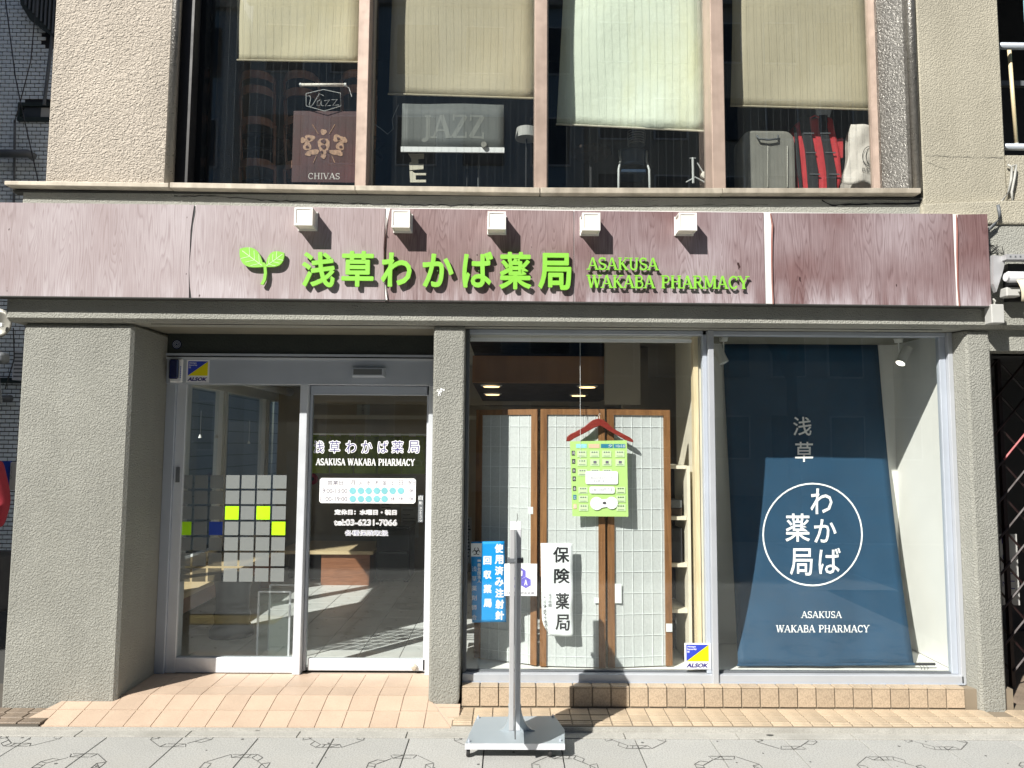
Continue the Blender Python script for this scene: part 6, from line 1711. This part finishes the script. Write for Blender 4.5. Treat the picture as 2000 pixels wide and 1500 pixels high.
v = [pp(0, 0, .93), pp(0, 0, 1.12), pp(0, 0, 1.34), pp(0, 0, 1.44), pp(.19, 0, 1.39), pp(.25, .02, 1.12), pp(.27, -.07, .93), pp(-.19, 0, 1.39), pp(-.25, 0, 1.12), pp(-.26, -.05, .92)]
skinmesh('jacket', v, [(0, 1), (1, 2), (2, 3), (2, 4), (4, 5), (5, 6), (2, 7), (7, 8), (8, 9)], [(.175, .135), (.165, .125), (.18, .125), .09, .08, .064, .052, .08, .064, .052], 'jacket_red', PE)
MB().lathe([(.02, 1.495), (.07, 1.52), (.088, 1.58), (.09, 1.63), (.075, 1.69), (.03, 1.72)], pp(0, -.035, 0), 18).build('face', 'skin', PE, smooth=True)
MB().lathe([(.03, 1.735), (.08, 1.70), (.102, 1.64), (.10, 1.56), (.06, 1.50)], pp(0, .0, 0), 18).build('hair', 'hair', PE, smooth=True)
b = MB(); b.lathe([(.085, 1.40), (.12, 1.43), (.115, 1.49), (.08, 1.51)], pp(0, -.01, 0), 18)
b.grid(lambda u, v: pp(.20 + .13 * u - .06 * v * 1, -.16 + .05 * math.sin(u * 5) - .02 * math.sin(v * 5), 1.42 - .78 * v - .02 * u), 8, 16); b.build('scarf', 'scarf_white', PE, smooth=True, solid=.012)
b = MB()
for k in range(8): b.tube([pp(.145 + .016 * k, -.16, .65), pp(.145 + .016 * k, -.165, .58)], .004, 4)
b.build('scarf_fringe', 'scarf_white', PE)
MB().cbox(X_ + .16, X_ + .33, Y_ - .1, Y_ + .14, .28, .74, .03).build('shoulder_bag', 'strap_black', PE, bevel=.01)

# ------------------------------------------------------------------ across the street, seen only mirrored in the glass
for z0_, z1_, n_ in ((0, 8.5, 'recess_end_wall'),): bx(n_, 'dark_room', 7.9, 8.0, 4.7, 6.5, z0_, z1_)
bx('balcony_ceiling', 'dark_room', 3.135, 8.0, 4.53, 6.6, 6.2, 6.3)
bx('beam', 'stucco_band', 4.6, 8.0, YB, 4.70, 2.33, 3.02)
bx('wall', 'stucco_right', 4.6, 8.0, 4.5, 5.1, 3.021, 3.44)


def far_building(name, x0, x1, y0, y1, h, m, lab, nx, nz, sill=1.0, wz=1.3, side=False):
    t = thing(name, ((x0 + x1) / 2, (y0 + y1) / 2, 0), lab, 'building'); MB().box(x0, x1, y0, y1, 0, h).build('wall', m, t)
    MB().box(x0 - .15, x1 + .15, y1, y1 + .25, h - .3, h).build('cornice', 'concrete_far', t)
    dx = (x1 - x0) / nx; dz = (h - .8) / nz
    for i in range(nx):
        for j in range(nz):
            a = x0 + dx * (i + .22); z = .4 + dz * (j + .3)
            o = MB().box(a - .06, a + dx * .56 + .06, y1 + .001, y1 + .06, z - .06, z + dz * .5 + .06).build('window', 'pole_light' if (i + j) % 3 else 'green_dark', t); MB().box(a, a + dx * .56, y1 + .061, y1 + .07, z, z + dz * .5).build('pane', 'far_glass', o)
    return t


far_building('office_building', -26, -9.5, -26, -15.5, 17, 'far_blue', 'dark slate office building across the street, mirrored in the glass', 6, 5)
far_building('office_building', -9.2, 2.66, -26, -16, 17.5, 'far_blue', 'dark blue-grey office building across the street, mirrored in the middle panes', 5, 5)
far_building('apartment_block', 2.68, 14, -26, -15, 17.0, 'concrete_far', 'weathered grey apartment block across the street, mirrored in the right panes', 6, 6)
far_building('apartment_block', 14.3, 34, -26, -16.5, 17.5, 'concrete_far', 'pale concrete apartment block across the street, mirrored at the far right', 8, 6)
# unseen block added left of the side street to shade the tiled building
t = thing('shading_block', (-12, 5, 0), 'plain grey block added out of view to shade the tiled building', 'building')
MB().box(-18, -9.3, -.5, 6.4, 0, 12).build('wall', 'siding_grey', t); MB().box(-18.1, -9.2, -.6, 6.5, 12, 12.2).build('roof', 'pipe_grey', t)


def bare_tree(x, y, h, seed, lab):
    rn = random.Random(seed); b = MB()
    def br(p, d, r, l, k):
        n = 3; P = [p]; q = p
        for i in range(n): d = (d + Vector((rn.uniform(-.22, .22), rn.uniform(-.22, .22), rn.uniform(-.05, .15)))).normalized(); q = q + d * l / n; P.append(q)
        b.tube(P, [r, r * .85, r * .7, r * .5], 6 if k < 2 else 4, caps=False)
        if k < 4:
            for _ in range(3 if k < 3 else 2): br(P[rn.choice((2, 3))], (d + Vector((rn.uniform(-.9, .9), rn.uniform(-.9, .9), rn.uniform(-.1, .5)))).normalized(), r * .5, l * .72, k + 1)
    t = thing('bare_tree', (x, y, 0), lab, 'tree'); base = MB(); base.tube([(x, y, -.1), (x + .03, y, h * .2), (x, y + .02, h * .4)], [.16, .13, .11], 8); base.build('trunk', 'bark', t)
    for _ in range(4): br(Vector((x, y + .02, h * .38)), Vector((rn.uniform(-.5, .5), rn.uniform(-.5, .5), 1)).normalized(), .07, h * .26, 1)
    b.build('crown', 'bark', t)


bare_tree(6.5, -7.5, 8, 4, 'leafless street tree across the road, mirrored in the right bay')
bare_tree(-5.5, -8.0, 8, 9, 'leafless street tree across the road, mirrored in the door glass')
